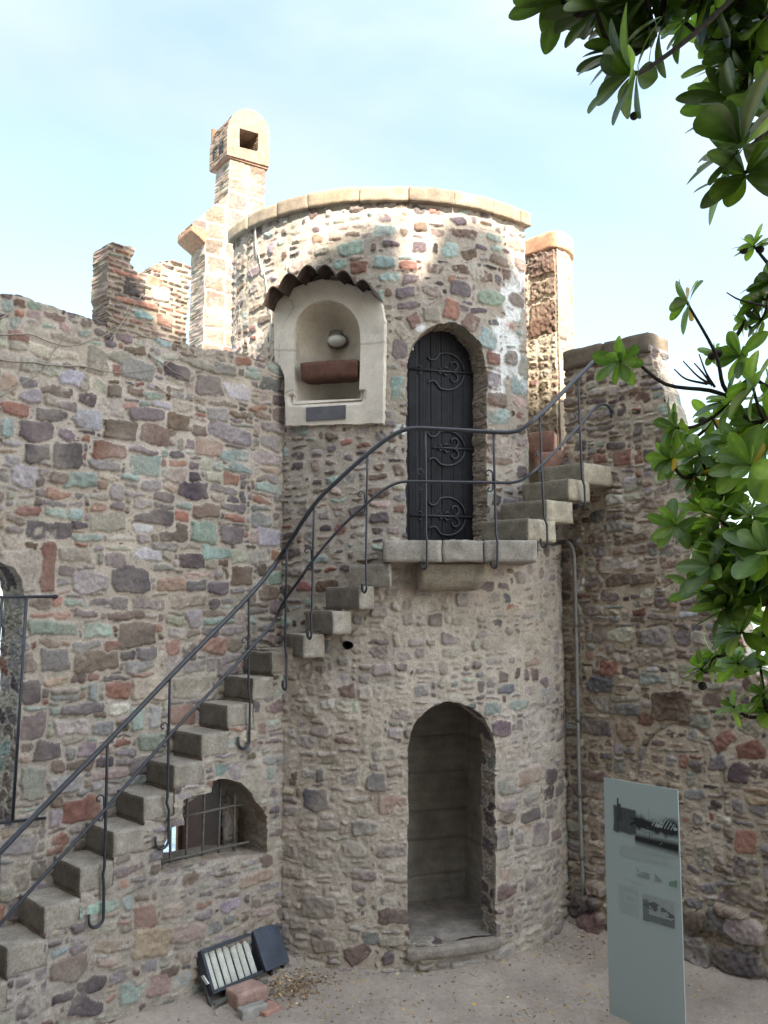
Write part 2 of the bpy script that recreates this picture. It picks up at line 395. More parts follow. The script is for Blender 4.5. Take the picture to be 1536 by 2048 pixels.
    def pins(s, x0, y0, sc, lst):
        for t in lst:
            x, y, w, h, c = t[:5]; rot = R(t[5]) if len(t) > 5 else 0.0; cut = t[6] if len(t) > 6 else None; lift = t[7] if len(t) > 7 else None
            px, py, w, h = x0 + x / sc, y0 + y / sc, w / sc, h / sc
            cu, cv = s.S.uv(px, py)
            a = s.S.uv(px - w / 2, py); b = s.S.uv(px + w / 2, py); d = s.S.uv(px, py - h / 2); e = s.S.uv(px, py + h / 2)
            sw, sh = abs(b[0] - a[0]), abs(d[1] - e[1])
            tilt = 0.0
            s.stone(cu, cv, max(sw * .97, .03), max(sh * .97, .025), c, rot + tilt, lift, cut)
    def fill(s, wr=None, hr=None, keep=None):
        r = s.r; st = s.st; wr = wr or st['w']; hr = hr or st['h']; c = s.cell; nj, ni = s.oc.shape; g = st['gap']
        for j in range(nj):
            i = 0
            while i < ni:
                if s.oc[j, i]: i += 1; continue
                run = 1
                W = int(np.clip(math.exp(r.normal(math.log(math.sqrt(wr[0] * wr[1])), .45)), wr[0], wr[1]) / c)
                while run < W + 2 and i + run < ni and not s.oc[j, i + run]: run += 1
                if run - W < 3: W = run if run <= W * 1.4 + 2 else W
                W = max(min(W, run), 1)
                Hh = int(np.clip(math.exp(r.normal(math.log(math.sqrt(hr[0] * hr[1])), .4)), hr[0], hr[1]) / c)
                Hh = max(1, min(Hh, int(W * 1.25) + 1))
                q = 1
                while q < Hh and j + q < nj and not s.oc[j + q, i:i + W].any(): q += 1
                s.oc[j:j + q, i:i + W] = True
                cu = s.u0 + (i + W / 2) * c; cv = s.v0 + (j + q / 2) * c
                if keep is None or keep(cu, cv):
                    s.stone(cu + r.normal(0, .004), cv + r.normal(0, .004), max(W * c - g, .018), max(q * c - g, .016), None, r.normal(0, .05), mark=False)
                i += W
    def finish(s, f, name, mat, parent, skirt=0.3, skirt_n=None, extra=None, mcol_var=0.10, skirt_tint=None):
        st = s.st; r = s.r; k = 1 / s.res
        M = st['level'] + s.mlev + fbm(s.nv, s.nu, .16 * k, r, 4) * st['lvar'] + fbm(s.nv, s.nu, .03 * k, r, 2) * st['lvar'] * .3
        t = np.clip((s.Hs - M) / st['sharp'] * .5 + .5, 0, 1); t = t * t * (3 - 2 * t)
        h = np.maximum(s.Hs, M) + st['follow'] * np.clip(s.Hs, 0, 1) * (1 - t)
        h = h - 0.006 * (1 - np.clip(np.abs(s.Hs - M) / .006, 0, 1) ** 2) * (fbm(s.nv, s.nu, .12 * k, r, 2) > -.15)   # raked joint line
        mc = lin(*st['mortar'])[None, None] * (1 + mcol_var * fbm(s.nv, s.nu, .25 * k, r, 4))[..., None] * (1 + .05 * fbm(s.nv, s.nu, .7 * k, r, 2))[..., None] ** np.array([1, 1.3, 2.0])
        col = mc * (1 - t[..., None]) + s.Cs * t[..., None]
        film = np.clip(fbm(s.nv, s.nu, .35 * k, r, 3) * .5 + st.get('film', 0.08), 0, .85)[..., None]     # lime film left on faces
        film = film * st.get('filmk', .5)
        col = col * (1 - film) + mc * film
        if extra is not None: h, col = extra(s, h, col)
        if skirt_n is None: skirt_n = max(2, int(np.max(skirt) / .022))
        pc = [lin(*PAL[s.pick()]) for _ in range(64)]; pc = np.array([c @ np.array([.3, .55, .15]) * (1 - st['sat']) + c * st['sat'] for c in pc]) * .95; mo = lin(*st['mortar'])
        def jamb(uu, vv, dep, kc):
            wob = np.sin(vv * 23 + uu * 9) * .012 + np.sin(vv * 61 + dep * 40) * .006
            y = (vv + uu * .75 + wob + .02 * np.sin(dep * 25)) / .135; row = np.floor(y); fy = y - row
            x = (dep + np.sin(row * 12.9) * .21 + wob) / .21; cl = np.floor(x); fx = x - cl
            hsh = np.abs(np.sin(row * 127.1 + cl * 311.7) * 43758.5453) % 1
            e = np.minimum(np.minimum(fy, 1 - fy) * .135, np.minimum(fx, 1 - fx) * .21)
            t_ = np.clip((e - .010) / .008, 0, 1)[:, None]
            c = pc[(hsh * 63.9).astype(int)] * (1 + .12 * np.sin(vv * 140 + dep * 90))[:, None]
            w_ = np.clip(1 - dep / .05, 0, 1)[:, None]
            return kc * w_ + (c * t_ + mo * (1 - t_)) * (1 - w_)
        return relief(name, s.S, s.U, s.V, s.res, h, col, f, mat, parent, skirt, skirt_n, skirt_tint, jamb)
def relief(name, S, U, V, res, h, col, f, mat, parent, skirt=0.3, skirt_n=4, skirt_tint=None, jamb=None):
    nv, nu = U.shape
    gu, gv = np.gradient(f, res, axis=1), np.gradient(f, res, axis=0)
    gl = np.sqrt(gu ** 2 + gv ** 2) + 1e-6
    cmin = np.minimum(np.minimum(f[:-1, :-1], f[1:, :-1]), np.minimum(f[:-1, 1:], f[1:, 1:]))
    keep = cmin < 0
    out = f > 0
    Uu = np.where(out, U - np.clip(f, 0, 2 * res) * gu / gl, U); Vv = np.where(out, V - np.clip(f, 0, 2 * res) * gv / gl, V)
    idx = np.arange(nv * nu).reshape(nv, nu)
    a, b, c, d = idx[:-1, :-1][keep], idx[:-1, 1:][keep], idx[1:, 1:][keep], idx[1:, :-1][keep]
    F = np.stack([a, b, c, d], 1)
    P = S.at(Uu, Vv, h).reshape(-1, 3); K = col.reshape(-1, 3)
    E = np.concatenate([F[:, [0, 1]], F[:, [1, 2]], F[:, [2, 3]], F[:, [3, 0]]])
    key = np.minimum(E[:, 0], E[:, 1]).astype(np.int64) * (nv * nu) + np.maximum(E[:, 0], E[:, 1])
    _, inv, cnt = np.unique(key, return_inverse=True, return_counts=True)
    B = E[cnt[inv] == 1]
    used = np.unique(F); remap = -np.ones(nv * nu, int); remap[used] = np.arange(len(used))
    V3 = [P[used]]; K3 = [K[used]]; F3 = [remap[F]]; n0 = len(used)
    if np.max(skirt) > 0 and len(B):
        skirt = np.asarray(skirt, float); bv = np.unique(B); skd = skirt.ravel()[bv] if skirt.ndim == 2 else np.full(len(bv), float(skirt)); rm = -np.ones(nv * nu, int); rm[bv] = np.arange(len(bv)); m = len(bv)
        uu, vv, hh = Uu.ravel()[bv], Vv.ravel()[bv], h.ravel()[bv]; kc = K[bv]
        rr = np.random.default_rng(3)
        for q in range(skirt_n + 1):
            dep = skd * q / skirt_n
            jit = rr.normal(0, .004, m) if 0 < q < skirt_n else 0
            V3.append(S.at(uu, vv, hh * (1 - q / skirt_n) - dep) + (np.stack([jit, jit, jit], 1) if 0 < q < skirt_n else 0))
            if jamb is not None:
                kk = jamb(uu, vv, dep, kc)
            else: kk = kc * (1 + rr.normal(0, .02, (m, 1)))
            if skirt_tint is not None: kk = kk * .35 + np.asarray(skirt_tint)[None] * .65
            K3.append(kk)
        for q in range(skirt_n):
            o = n0 + q * m
            F3.append(np.stack([rm[B[:, 1]] + o, rm[B[:, 0]] + o, rm[B[:, 0]] + o + m, rm[B[:, 1]] + o + m], 1))
    return raw_mesh(name, np.concatenate(V3), np.concatenate(F3), mat, parent, np.concatenate(K3))
def pxpoly(S, pts): return np.array([S.uv(x, y) for x, y in pts])
def arch_px(xl, xr, yb, ys, yt, n=14, ybr=None):
    cx = (xl + xr) / 2; rx = (xr - xl) / 2
    return [(xl, yb)] + [(cx - rx * math.cos(math.pi * i / n), ys - (ys - yt) * math.sin(math.pi * i / n)) for i in range(n + 1)] + [(xr, ybr if ybr else yb)]
def edge_noise(W, amp, cell=.1): return fbm(W.nv, W.nu, cell / W.res, W.r, 3) * amp
def union(*f):
    o = f[0]
    for g in f[1:]: o = np.minimum(o, g)
    return o
def cutout(f, *hs):
    for g in hs: f = np.maximum(f, -g)
    return f

# ------------------------------------------------------------------ the plan of the place
TC = (-0.05, 10.65); R_LOW, R_UP = 2.20, 2.08; TU = (0.07, 10.95)       # the upper drum is a wide arc that ends in a corner on each side
LOW, UPP = Drum(TC, R_LOW), Drum(TU, R_UP)
A_R, A_L = UPP.uv(1050, 620)[0] / R_UP, UPP.uv(467, 620)[0] / R_UP
print('arc ends', math.degrees(A_L), math.degrees(A_R))
E45 = np.array([math.sqrt(.5), math.sqrt(.5)])
def drum_xy(D, px, py): a = D.uv(px, py); q = D.at(a[0], a[1]); return q[:2]
Q_low, Q_up = drum_xy(LOW, 567, 1500), drum_xy(UPP, 568, 900)
LW_low = Flat(Q_low, E45)              # thick lower wall, flush with the stair ends; u=0 at the tower
LW_up = Flat(Q_up, E45)                # thinner wall above the stairs
RW = Flat((2.0, 9.65), (1, -1))        # right wall, u grows towards the camera
RES = 0.011
#@@BODY
# ------------------------------------------------------------------ ground, sea, an added unseen wall behind the viewer, outlined to shade the yard
def gz(x, y):
    v = Vector((x, y, 0)); z = 0.03 * mn.noise(v * 0.9) + 0.012 * mn.noise(v * 3.1) + 0.006 * mn.noise(v * 9.0) + 0.003 * mn.noise(v * 23)
    # soft banks of dirt against the walls
    dl = (x - Q_low[0]) * LW_low.n[0] + (y - Q_low[1]) * LW_low.n[1]
    dr = (x - 2.0) * RW.n[0] + (y - 9.65) * RW.n[1]
    dt = math.hypot(x - TC[0], y - TC[1]) - R_LOW
    for d, k in ((dl, .10), (dr, .10), (dt, .07)):
        if -1 < d < 1.2: z += k * math.exp(-(max(d, 0) / .28) ** 2)
    return z
gx = np.concatenate([[-900, -200, -60, -20, -8], np.arange(-4, 5.001, .035), [8, 20, 60, 200, 900]])
gy = np.concatenate([[-900, -200, -60, -20, -6, 0, 3], np.arange(5.0, 10.6, .035), [12, 20, 60, 200, 900]])
gv = np.array([(x, y, gz(x, y) if (-4.2 < x < 5.2 and 4.5 < y < 11) else 0.0) for y in gy for x in gx])
nx_, ny_ = len(gx), len(gy)
gi = np.arange(nx_ * ny_).reshape(ny_, nx_)
gf = np.stack([gi[:-1, :-1].ravel(), gi[:-1, 1:].ravel(), gi[1:, 1:].ravel(), gi[1:, :-1].ravel()], 1)
gcol = np.array([lin(158, 146, 135) * (1 + .20 * mn.noise(Vector(p) * 1.7) + .10 * mn.noise(Vector(p) * 6)) for p in gv])
kind(raw_mesh('ground', gv, gf, M_ground, None, gcol), 'structure')
s0 = Q_low - LW_low.n[:2] * 3.0
sv = [(*(s0 + E45 * a - LW_low.n[:2] * b), 0.012) for a, b in ((-300, 0), (300, 0), (300, 700), (-300, 700))]
kind(raw_mesh('sea', sv, [(0, 1, 2, 3)], M_sea), 'structure')

YC = -6.0                                              # face of the added shade wall behind the viewer
def cast(P):                                           # where the ray from a lit point to the sun meets that face
    t = (YC - P[1]) / sdir.y; return (P[0] + sdir.x * t, P[2] + sdir.z * t)
def on_up(px, py): a = UPP.uv(px, py); return UPP.at(a[0], a[1])
line = [on_up(548, 690), on_up(556, 600), on_up(600, 545), on_up(640, 505), on_up(700, 470), on_up(745, 450), on_up(796, 450), on_up(803, 520), on_up(815, 552),
        on_up(845, 556), on_up(858, 530), on_up(872, 480), on_up(885, 452), on_up(905, 444), on_up(950, 446), on_up(990, 462), on_up(1015, 500), on_up(1030, 540)]
sk = [cast(p) for p in line]
MFp = lambda x, y: LW_up.px(x, y)
wl = [cast(LW_up.px(x, y) + np.array([0, 0, .30])) for x, y in ((0, 590), (195, 640))] + [cast(MFp(x, y) + np.array([0, 0, d])) for x, y, d in ((212, 484, .10), (262, 494, .08), (276, 556, .0), (300, 620, .0), (330, 668, .0))] + [cast(LW_up.px(440, 697) + np.array([0, 0, .22])), cast(LW_up.px(545, 722) + np.array([0, 0, .16]))]
wr = [q for q in [cast(RW.px(x, y) + np.array([0, 0, d])) for x, y, d in ((1131, 705, .75), (1180, 690, .6), (1302, 662, .5), (1400, 990, 1.6))] if q[0] > sk[-1][0] + .02]
print('caster', wl, sk, wr)
top = [(-3.0, wl[0][1] - .5)] + wl + sk + wr + [(11.5, wr[-1][1])]
top = [(x, z) for i, (x, z) in enumerate(top)]
bo = Acc()
fr = [(-9.6, 0), (-9.6, 16.0)] + top + [(11.5, 0)]
V = [(x, YC, z) for x, z in fr] + [(x, YC - .6, z) for x, z in fr]; m = len(fr)
bo.add(V, [tuple(range(m))[::-1], tuple(range(m, 2 * m))] + [(i, (i + 1) % m, m + (i + 1) % m, m + i) for i in range(m)])
bo.box((-9.3, -.5, 8.0), (.3, 0, 0), (0, 5.5, 0), (0, 0, 8.0))  # unseen side box, added to block sky light from the left
tag(bo.build('shade_wall', M_back, None, False), 'unseen wall added behind the viewer, its top shaped to cast the shade on the yard', 'wall')

# ------------------------------------------------------------------ left wall, above the stairs
lw = thing('stone_wall', 'rubble stone wall on the left with a broken brick merlon on its top', 'wall', (*Q_low, 0))
W = Wall(LW_up, -5.0, 0.05, 0.0, 6.3, RES, 11, mortar=(170, 159, 147), level=0.004, lift=(0.012, 0.030), film=.22, h=(.06, .19), gap=.008, cut=.26)
c1 = [(80,1075,165,72,'orange'),(35,1165,84,98,'teal'),(185,1185,192,110,'plum'),(265,1105,175,80,'plum'),(450,1120,160,120,'lilac'),(195,1295,140,100,'dark'),
 (350,1310,165,145,'purple'),(570,1060,150,105,'tan'),(750,1095,200,80,'purple'),(615,1175,185,110,'umber',0,.12),(810,1210,200,110,'brown',0,.2),(920,1140,138,100,'umber',0,.1),
 (1065,1272,145,95,'ochre',0,.06),(740,1360,165,112,'teal'),(1200,1310,150,68,'teal'),(1230,1375,130,48,'green'),(565,1282,190,92,'red'),(410,1437,172,82,'green'),
 (300,1505,142,55,'orange'),(120,1412,150,125,'lilac'),(665,1422,90,38,'teal'),(1375,1475,140,55,'teal',0,.05),(1385,945,118,74,'slate',0,.1),(360,915,142,84,'lilac'),
 (290,977,170,70,'brown'),(1070,955,150,112,'purple'),(1215,980,130,92,'lilac'),(690,980,100,42,'brown'),(660,1047,92,42,'orange'),(1220,1100,100,38,'brown'),
 (280,700,300,52,'tan'),(290,785,310,78,'sand'),(830,735,100,52,'teal'),(1240,827,92,52,'orange'),(435,690,70,46,'green'),(30,540,64,72,'green'),(170,590,92,46,'pink'),
 (985,1490,165,105,'plum'),(1380,1385,112,42,'ochre'),(340,1200,100,54,'purple'),(700,870,180,110,'grey'),(900,880,150,80,'plum'),(1150,870,120,70,'grey'),(1290,900,80,40,'green'),
 (500,830,120,150,'tan'),(210,860,220,80,'sand'),(1110,1100,120,70,'mauve'),(820,1050,100,45,'lilac'),(1180,1200,240,90,'mauve'),(1380,1240,110,80,'mauve'),(1360,1320,170,70,'mauve'),
 (540,1360,180,60,'mauve'),(300,1420,100,70,'brown'),(60,1340,100,70,'mauve'),(60,1250,110,40,'mauve'),(770,1460,110,60,'mauve'),(900,1410,110,90,'tan'),(1090,1420,90,60,'sand'),
 (430,930,60,100,'sand'),(160,1010,120,70,'mauve'),(440,1020,110,70,'plum'),(340,1055,110,60,'purple'),(400,1140,60,60,'mauve'),(600,800,160,70,'tan'),(760,700,140,40,'grey'),(1010,840,200,50,'tan'),
 (600,640,120,70,'grey'),(690,770,130,50,'umber'),(280,600,120,40,'brown'),(330,650,60,60,'pink'),(90,700,120,60,'red'),(90,580,60,45,'orange'),(1410,860,100,60,'green')]
W.pins(0, 400, 2.56, c1)
c5 = [(140,62,132,56,'red'),(280,67,122,54,'teal'),(385,77,78,62,'teal'),(250,157,250,104,'plum',0,.1),(555,115,195,102,'tan'),(790,90,212,82,'plum'),(730,148,120,42,'white'),
 (1050,60,152,82,'brown'),(1200,93,124,34,'orange'),(885,185,158,62,'brown'),(1040,167,142,122,'green'),(1185,185,132,102,'purple'),(1370,195,124,100,'lilac'),(245,345,78,270,'red',0,.08),
 (385,285,182,82,'tan'),(590,310,112,92,'purple'),(755,280,148,64,'white'),(980,310,142,82,'plum'),(1105,270,148,68,'teal'),(460,422,205,122,'mauve'),(665,405,212,152,'plum',0,.5),
 (870,430,152,82,'ochre'),(1020,380,150,46,'pink'),(1005,440,112,62,'purple'),(1115,450,112,72,'purple'),(1235,392,122,112,'umber',0,.1),(1370,475,112,82,'brown'),(560,527,212,64,'purple'),
 (765,530,182,72,'mauve',0,.1),(960,515,202,78,'tan'),(395,530,130,46,'teal'),(265,660,262,84,'green'),(500,667,152,78,'teal'),(700,690,202,132,'brown',0,.1),(800,660,74,46,'orange'),
 (1090,742,142,92,'orange'),(495,825,242,112,'umber',0,.08),(280,822,162,132,'purple',0,.1),(715,850,162,62,'grey'),(605,972,142,92,'orange'),(475,980,62,102,'green'),(770,965,194,122,'tan',0,.06),
 (985,962,202,122,'tan',0,.06),(420,1072,232,62,'purple'),(365,1167,182,92,'pale',0,.06),(525,1172,112,72,'grey'),(705,1120,72,132,'green',0,.06),(790,1110,66,122,'lilac',0,.06),
 (930,1100,150,112,'orange'),(170,1155,132,142,'purple',0,.08),(155,985,110,130,'plum'),(150,830,60,120,'brown'),(290,930,130,44,'ochre'),(330,1010,170,40,'grey'),(605,1070,110,70,'pale'),
 (620,590,240,44,'brown'),(745,595,130,40,'tan'),(900,680,90,60,'pale'),(990,680,80,44,'brown'),(1190,665,130,52,'mauve'),(1200,740,90,80,'brown'),(880,840,90,80,'mauve'),(990,855,130,70,'mauve'),
 (340,365,80,64,'purple'),(515,300,40,60,'grey'),(440,190,170,44,'green'),(620,200,150,40,'tan'),(840,240,140,50,'grey'),(830,345,120,46,'grey'),(1220,290,90,70,'sand'),(1320,290,80,74,'sand',0,.05),
 (1410,290,60,60,'orange'),(1300,185,50,70,'pink'),(440,745,160,52,'grey'),(570,745,90,60,'red')]
W.pins(0, 1000, 2.56, c5)
W.pins(0, 1450, 2.56, [(240,132,152,104,'plum'),(165,300,132,172,'green',0,.08),(420,430,214,134,'red'),(95,620,202,92,'mauve'),(300,590,90,62,'orange'),(560,250,200,60,'pink'),(330,300,180,90,'mauve'),(440,130,110,80,'mauve')])
# plain rough lintel over the arched opening
W.pins(0, 1000, 2.56, [(90,365,205,225,'tan',0,.15,.03),(-90,300,200,190,'tan',0,.15,.03)])
W.fill()
W.mlev += np.clip((W.V - 5.1) / 1.2, 0, 1) * 0.010
pts = [(-420, 482), (0, 588), (30, 592), (60, 599), (105, 611), (135, 624), (160, 631), (205, 644), (215, 668), (300, 676), (372, 690), (400, 697), (440, 700), (470, 706), (500, 714), (540, 724), (556, 735), (563, 750), (567, 775)]
pol = pxpoly(LW_up, pts); pol = np.vstack([pol, [[pol[-1][0] + .0, -0.2], [-6, -.2], [-6, pol[0][1]]]])
f = poly_sdf(W.U, W.V, pol) + edge_noise(W, .012)
ho = pxpoly(LW_up, [(-180, 1660), (-165, 1330), (-150, 1200), (-110, 1135), (-50, 1112), (0, 1127), (23, 1136), (40, 1156), (47, 1191), (43, 1300), (36, 1450), (24, 1655)])
hb = pxpoly(LW_up, [(448, 1556), (448, 1722), (380, 1733), (298, 1756), (298, 1655), (345, 1628), (410, 1580)])
f = cutout(f, poly_sdf(W.U, W.V, ho) + edge_noise(W, .008), poly_sdf(W.U, W.V, hb))
W.finish(f, 'upper_wall', M_wall, lw, skirt=0.42)
# the same wall runs on towards the viewer's left, out of the picture
a = Acc(); e1, e2 = LW_up.at(-5.0, 0, -.2), LW_up.at(-9.0, 0, -.2)
a.box(((e1[0] + e2[0]) / 2, (e1[1] + e2[1]) / 2, 3.0), LW_up.e * 2.0, LW_up.n * .2, (0, 0, 3.1), lin(140, 128, 116)); a.build('wall_continuation', M_wall, lw, False)
# dark timber lining in the deep lower window
ub = hb[:, 0].max(); zb0, zb1 = LW_up.uv(420, 1724)[1] - .06, LW_up.uv(448, 1560)[1]
a = Acc(); pm = LW_up
a.box(pm.at(ub - .012, (zb0 + zb1) / 2, -.40), pm.e * .012, pm.n * .36, [0, 0, (zb1 - zb0) / 2 + .02], lin(76, 48, 36))
a.box(pm.at(ub - .03, (zb0 + zb1) / 2, -.735), pm.e * .03, pm.n * .02, [0, 0, (zb1 - zb0) / 2 + .02], lin(120, 92, 76))  # lighter strip at the far end: sunlight painted into its colour
a.build('window_lining', M_door, lw, False)

# ------------------------------------------------------------------ stairs: corners measured at the nosing of each step
CK = [(545, 1310), (505, 1360), (460, 1411), (410, 1463), (352, 1523), (293, 1590), (232, 1660), (162, 1735), (90, 1808), (5, 1912)]
uvk = np.array([LW_low.uv(*c) for c in CK]); kk = np.arange(len(CK))
pu = np.polyfit(kk, uvk[:, 0], 1); pv = np.polyfit(kk, uvk[:, 1], 1)
TREAD, RISE = -pu[0], -pv[0]
print('tread', TREAD, 'rise', RISE, 'top', pv[1], uvk[:3])
ks = list(range(0, 16)); ks = [k for k in ks if np.polyval(pv, k) > 0.02]
u_of = lambda k: np.polyval(pu, k) if k >= 1 else uvk[0, 0]
v_of = lambda k: np.polyval(pv, k)
st = thing('stone_staircase', 'stone staircase climbing the left wall and wrapping around the round tower to the dark door', 'stairs', (*Q_low, 0))
gap = float(np.dot(Q_low - Q_up, LW_low.n[:2]))
print('plane gap', gap)
for k in ks:
    ua = u_of(k) - .015; ue = (u_of(k - 1) if k > 0 else 0.02) + .03; v = v_of(k); t = .205
    a = Acc()
    P = lambda u, h, z: LW_low.at(u, z, h)
    o = .012 + .006 * math.sin(k * 2.3); i = -gap - .03
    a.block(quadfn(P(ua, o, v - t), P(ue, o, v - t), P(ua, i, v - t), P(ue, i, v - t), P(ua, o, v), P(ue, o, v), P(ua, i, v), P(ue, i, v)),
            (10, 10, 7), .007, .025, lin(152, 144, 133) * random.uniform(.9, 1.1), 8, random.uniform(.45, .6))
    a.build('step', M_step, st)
def on_circle(px, rad, py=1200):
    D = Drum(TC, rad); q = D.uv(px, py); return D.at(q[0], q[1])[:2]
def xy_at(px, Y, py=1200):
    r = ray(px, py); return np.array([r[0] * Y / r[1], Y])
zt = lambda py, Y: EYE + (ray(768, py)[2] / ray(768, py)[1]) * Y
wind = [(607, 650, 1270, (-.30, .34)), (665, 703, 1222, (-.36, .34)), (718, 749, 1172, (-.40, .30)), (779, 784, 1127, (-.44, .20))]
tops = []
for i, (pa, pb, py, inn) in enumerate(wind):
    A = on_circle(pa, 2.46); Bq = on_circle(pb, 2.40) if i < 3 else xy_at(pb, A[1] + .14)
    if i < 3: Bq = xy_at(pb, A[1] + .13)
    inn = np.array(inn); z = zt(py, A[1]); tops.append((A, z))
    a = Acc(); t = .215
    A0, B0 = A, Bq; A1 = A + inn; B1 = Bq + inn + np.array([.1, .35]); A1 = A1 + np.array([0.05, .25])
    p = lambda q, zz: (q[0], q[1], zz)
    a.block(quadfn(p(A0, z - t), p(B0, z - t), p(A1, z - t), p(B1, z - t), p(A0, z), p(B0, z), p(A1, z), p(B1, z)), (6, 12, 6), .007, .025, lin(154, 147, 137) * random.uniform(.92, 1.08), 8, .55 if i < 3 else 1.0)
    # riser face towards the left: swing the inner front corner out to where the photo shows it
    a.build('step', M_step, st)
# landing: three slabs side by side under the door
YL = 8.17; zl = zt(1080, YL); tl = zl - zt(1124, YL)
for xa, xb, amp, dy in ((766, 884, .004, 0), (884, 968, .013, .012), (968, 1075, .004, -.004)):
    A, Bq = xy_at(xa, YL + dy, 1080), xy_at(xb, YL + dy, 1080); A = A + [.002, 0]; Bq = Bq - [.002, 0]
    a = Acc(); p = lambda q, zz: (q[0], q[1], zz)
    a.block(quadfn(p(A, zl - tl), p(Bq, zl - tl), p(A + [0, .95], zl - tl), p(Bq + [0, .95], zl - tl), p(A, zl), p(Bq, zl), p(A + [0, .95], zl), p(Bq + [0, .95], zl)),
            (14, 12, 7), amp, .02, lin(150, 144, 136) * random.uniform(.92, 1.05), 9)
    a.build('landing_slab', M_step, st)
a = Acc()                                              # corbel with a rounded nose
x0, x1 = xy_at(836, 8.3)[0], xy_at(976, 8.3)[0]; zc1 = zl - tl; zc0 = zt(1181, 8.3)
def corb(aa, b, c):
    y = 8.27 + .6 * b; z = zc0 + (zc1 - zc0) * c; xl, xr = x0, x1
    if c < .5: xr -= .11 * (1 - c / .5) ** 2; y += .06 * (1 - c / .5) ** 2 * (1 - b)
    return (xl + (xr - xl) * aa, y, z)
a.block(corb, (12, 8, 9), .014, .05, lin(140, 130, 116), 8); a.build('corbel', M_step, st)
# upper flight, climbing right towards the gap in the wall
p0 = np.array([1.365, 8.36]); d0 = np.array([2.42, 9.235]) - p0
def t_of(px, py): r = ray(px, py); s = r[0] / r[1]; return (s * p0[1] - p0[0]) / (d0[0] - s * d0[1])
fl = [(1056, 1112, 1036), (1093, 1146, 999), (1136, 1180, 957), (1167, 1228, 924)]
for i, (pa, pb, py) in enumerate(fl):
    A = p0 + d0 * t_of(pa, py); Bq = p0 + d0 * t_of(pb, py); z = zt(py, A[1]); t = .215
    inn = np.array([-.40, .40]); p = lambda q, zz: (q[0], q[1], zz); B1 = Bq + inn
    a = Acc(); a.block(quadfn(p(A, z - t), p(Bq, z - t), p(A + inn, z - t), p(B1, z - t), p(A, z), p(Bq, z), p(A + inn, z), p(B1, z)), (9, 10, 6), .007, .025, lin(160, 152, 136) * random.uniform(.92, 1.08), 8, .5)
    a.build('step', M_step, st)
for xa, xb, ya, yb, Y in ((1068, 1138, 903, 937, 9.75), (1052, 1108, 864, 905, 10.05)):
    A, Bq = xy_at(xa, Y + .1, 900), xy_at(xb, Y - .12, 900); z1, z0 = zt(ya, Y), zt(yb, Y) - .03
    a = Acc(); p = lambda q, zz: (q[0], q[1], zz)
    a.block(quadfn(p(A, z0), p(Bq, z0), p(A + [.1, .3], z0), p(Bq + [.1, .3], z0), p(A, z1), p(Bq, z1), p(A + [.1, .3], z1), p(Bq + [.1, .3], z1)), (8, 5, 4), .006, .04, lin(158, 124, 110), 9)
    a.build('brick_step', M_brick, st)

# ------------------------------------------------------------------ left wall, thick part under the stairs
W = Wall(LW_low, -5.2, 0.03, -0.15, 3.2, RES, 12, mortar=(160, 150, 140), level=0.011, lvar=.010, film=.18, filmk=.7, lift=(0.012, 0.034), w=(.07, .32), h=(.04, .14))
W.pins(0, 1450, 2.56, [(740,982,124,144,'red'),(890,952,124,84,'pink'),(775,1110,212,154,'ochre',-14,.1),(555,1130,152,64,'ochre',-14,.1),(1310,782,174,64,'ochre'),(350,1242,202,142,'brown'),
 (670,1362,132,134,'green',-8,.1),(815,1322,134,124,'pink',-10,.1),(440,1437,192,104,'purple',-8),(545,1217,124,62,'pink',-12),(960,1062,184,94,'pink'),(1040,970,90,54,'mauve'),(1150,810,120,60,'mauve'),
 (860,800,100,50,'purple'),(970,790,100,60,'brown'),(460,1330,150,90,'plum'),(320,1390,130,70,'plum'),(840,1270,150,60,'brown'),(1160,1080,140,50,'mauve'),(1340,950,130,54,'pink'),(1060,760,110,40,'mauve'),
 (400,1140,110,50,'plum'),(600,1290,110,70,'mauve'),(1370,830,120,40,'mauve'),(760,1230,90,70,'mauve'),(730,1000,60,90,'mauve'),(1180,920,120,60,'mauve'),(130,1440,110,130,'purple'),
 (1150,225,110,80,'green',10,.1),(1205,235,90,110,'mauve',15,.1),(1300,290,100,110,'tan',40,.1),(1330,345,90,70,'green',0,.1)])
W.fill()
pol = [(0.0, -.4), (0.0, v_of(0) - .19)]
for k in ks:
    ue = (u_of(k - 1) if k > 0 else 0.0); pol += [(ue, v_of(k) - .19), (u_of(k), v_of(k) - .19)]
pol += [(u_of(ks[-1]), -.4)]
f = poly_sdf(W.U, W.V, np.array(pol)) + edge_noise(W, .006)
hw = [(680,300),(680,195),(760,180),(860,180),(960,215),(1050,310),(1110,410),(1180,490),(1210,560),(1215,905),(900,912),(750,945),(480,992),(360,1030),(185,1070),(200,850),(240,780),(300,640),(375,625),(410,620),(410,380),(500,355)]
f = cutout(f, poly_sdf(W.U, W.V, pxpoly(LW_low, [(280 + x / 4.8, 1520 + y / 4.8) for x, y in hw])) + edge_noise(W, .007))
W.finish(f, 'lower_wall', M_wall, lw, skirt=gap + .005, skirt_tint=lin(150, 136, 120))

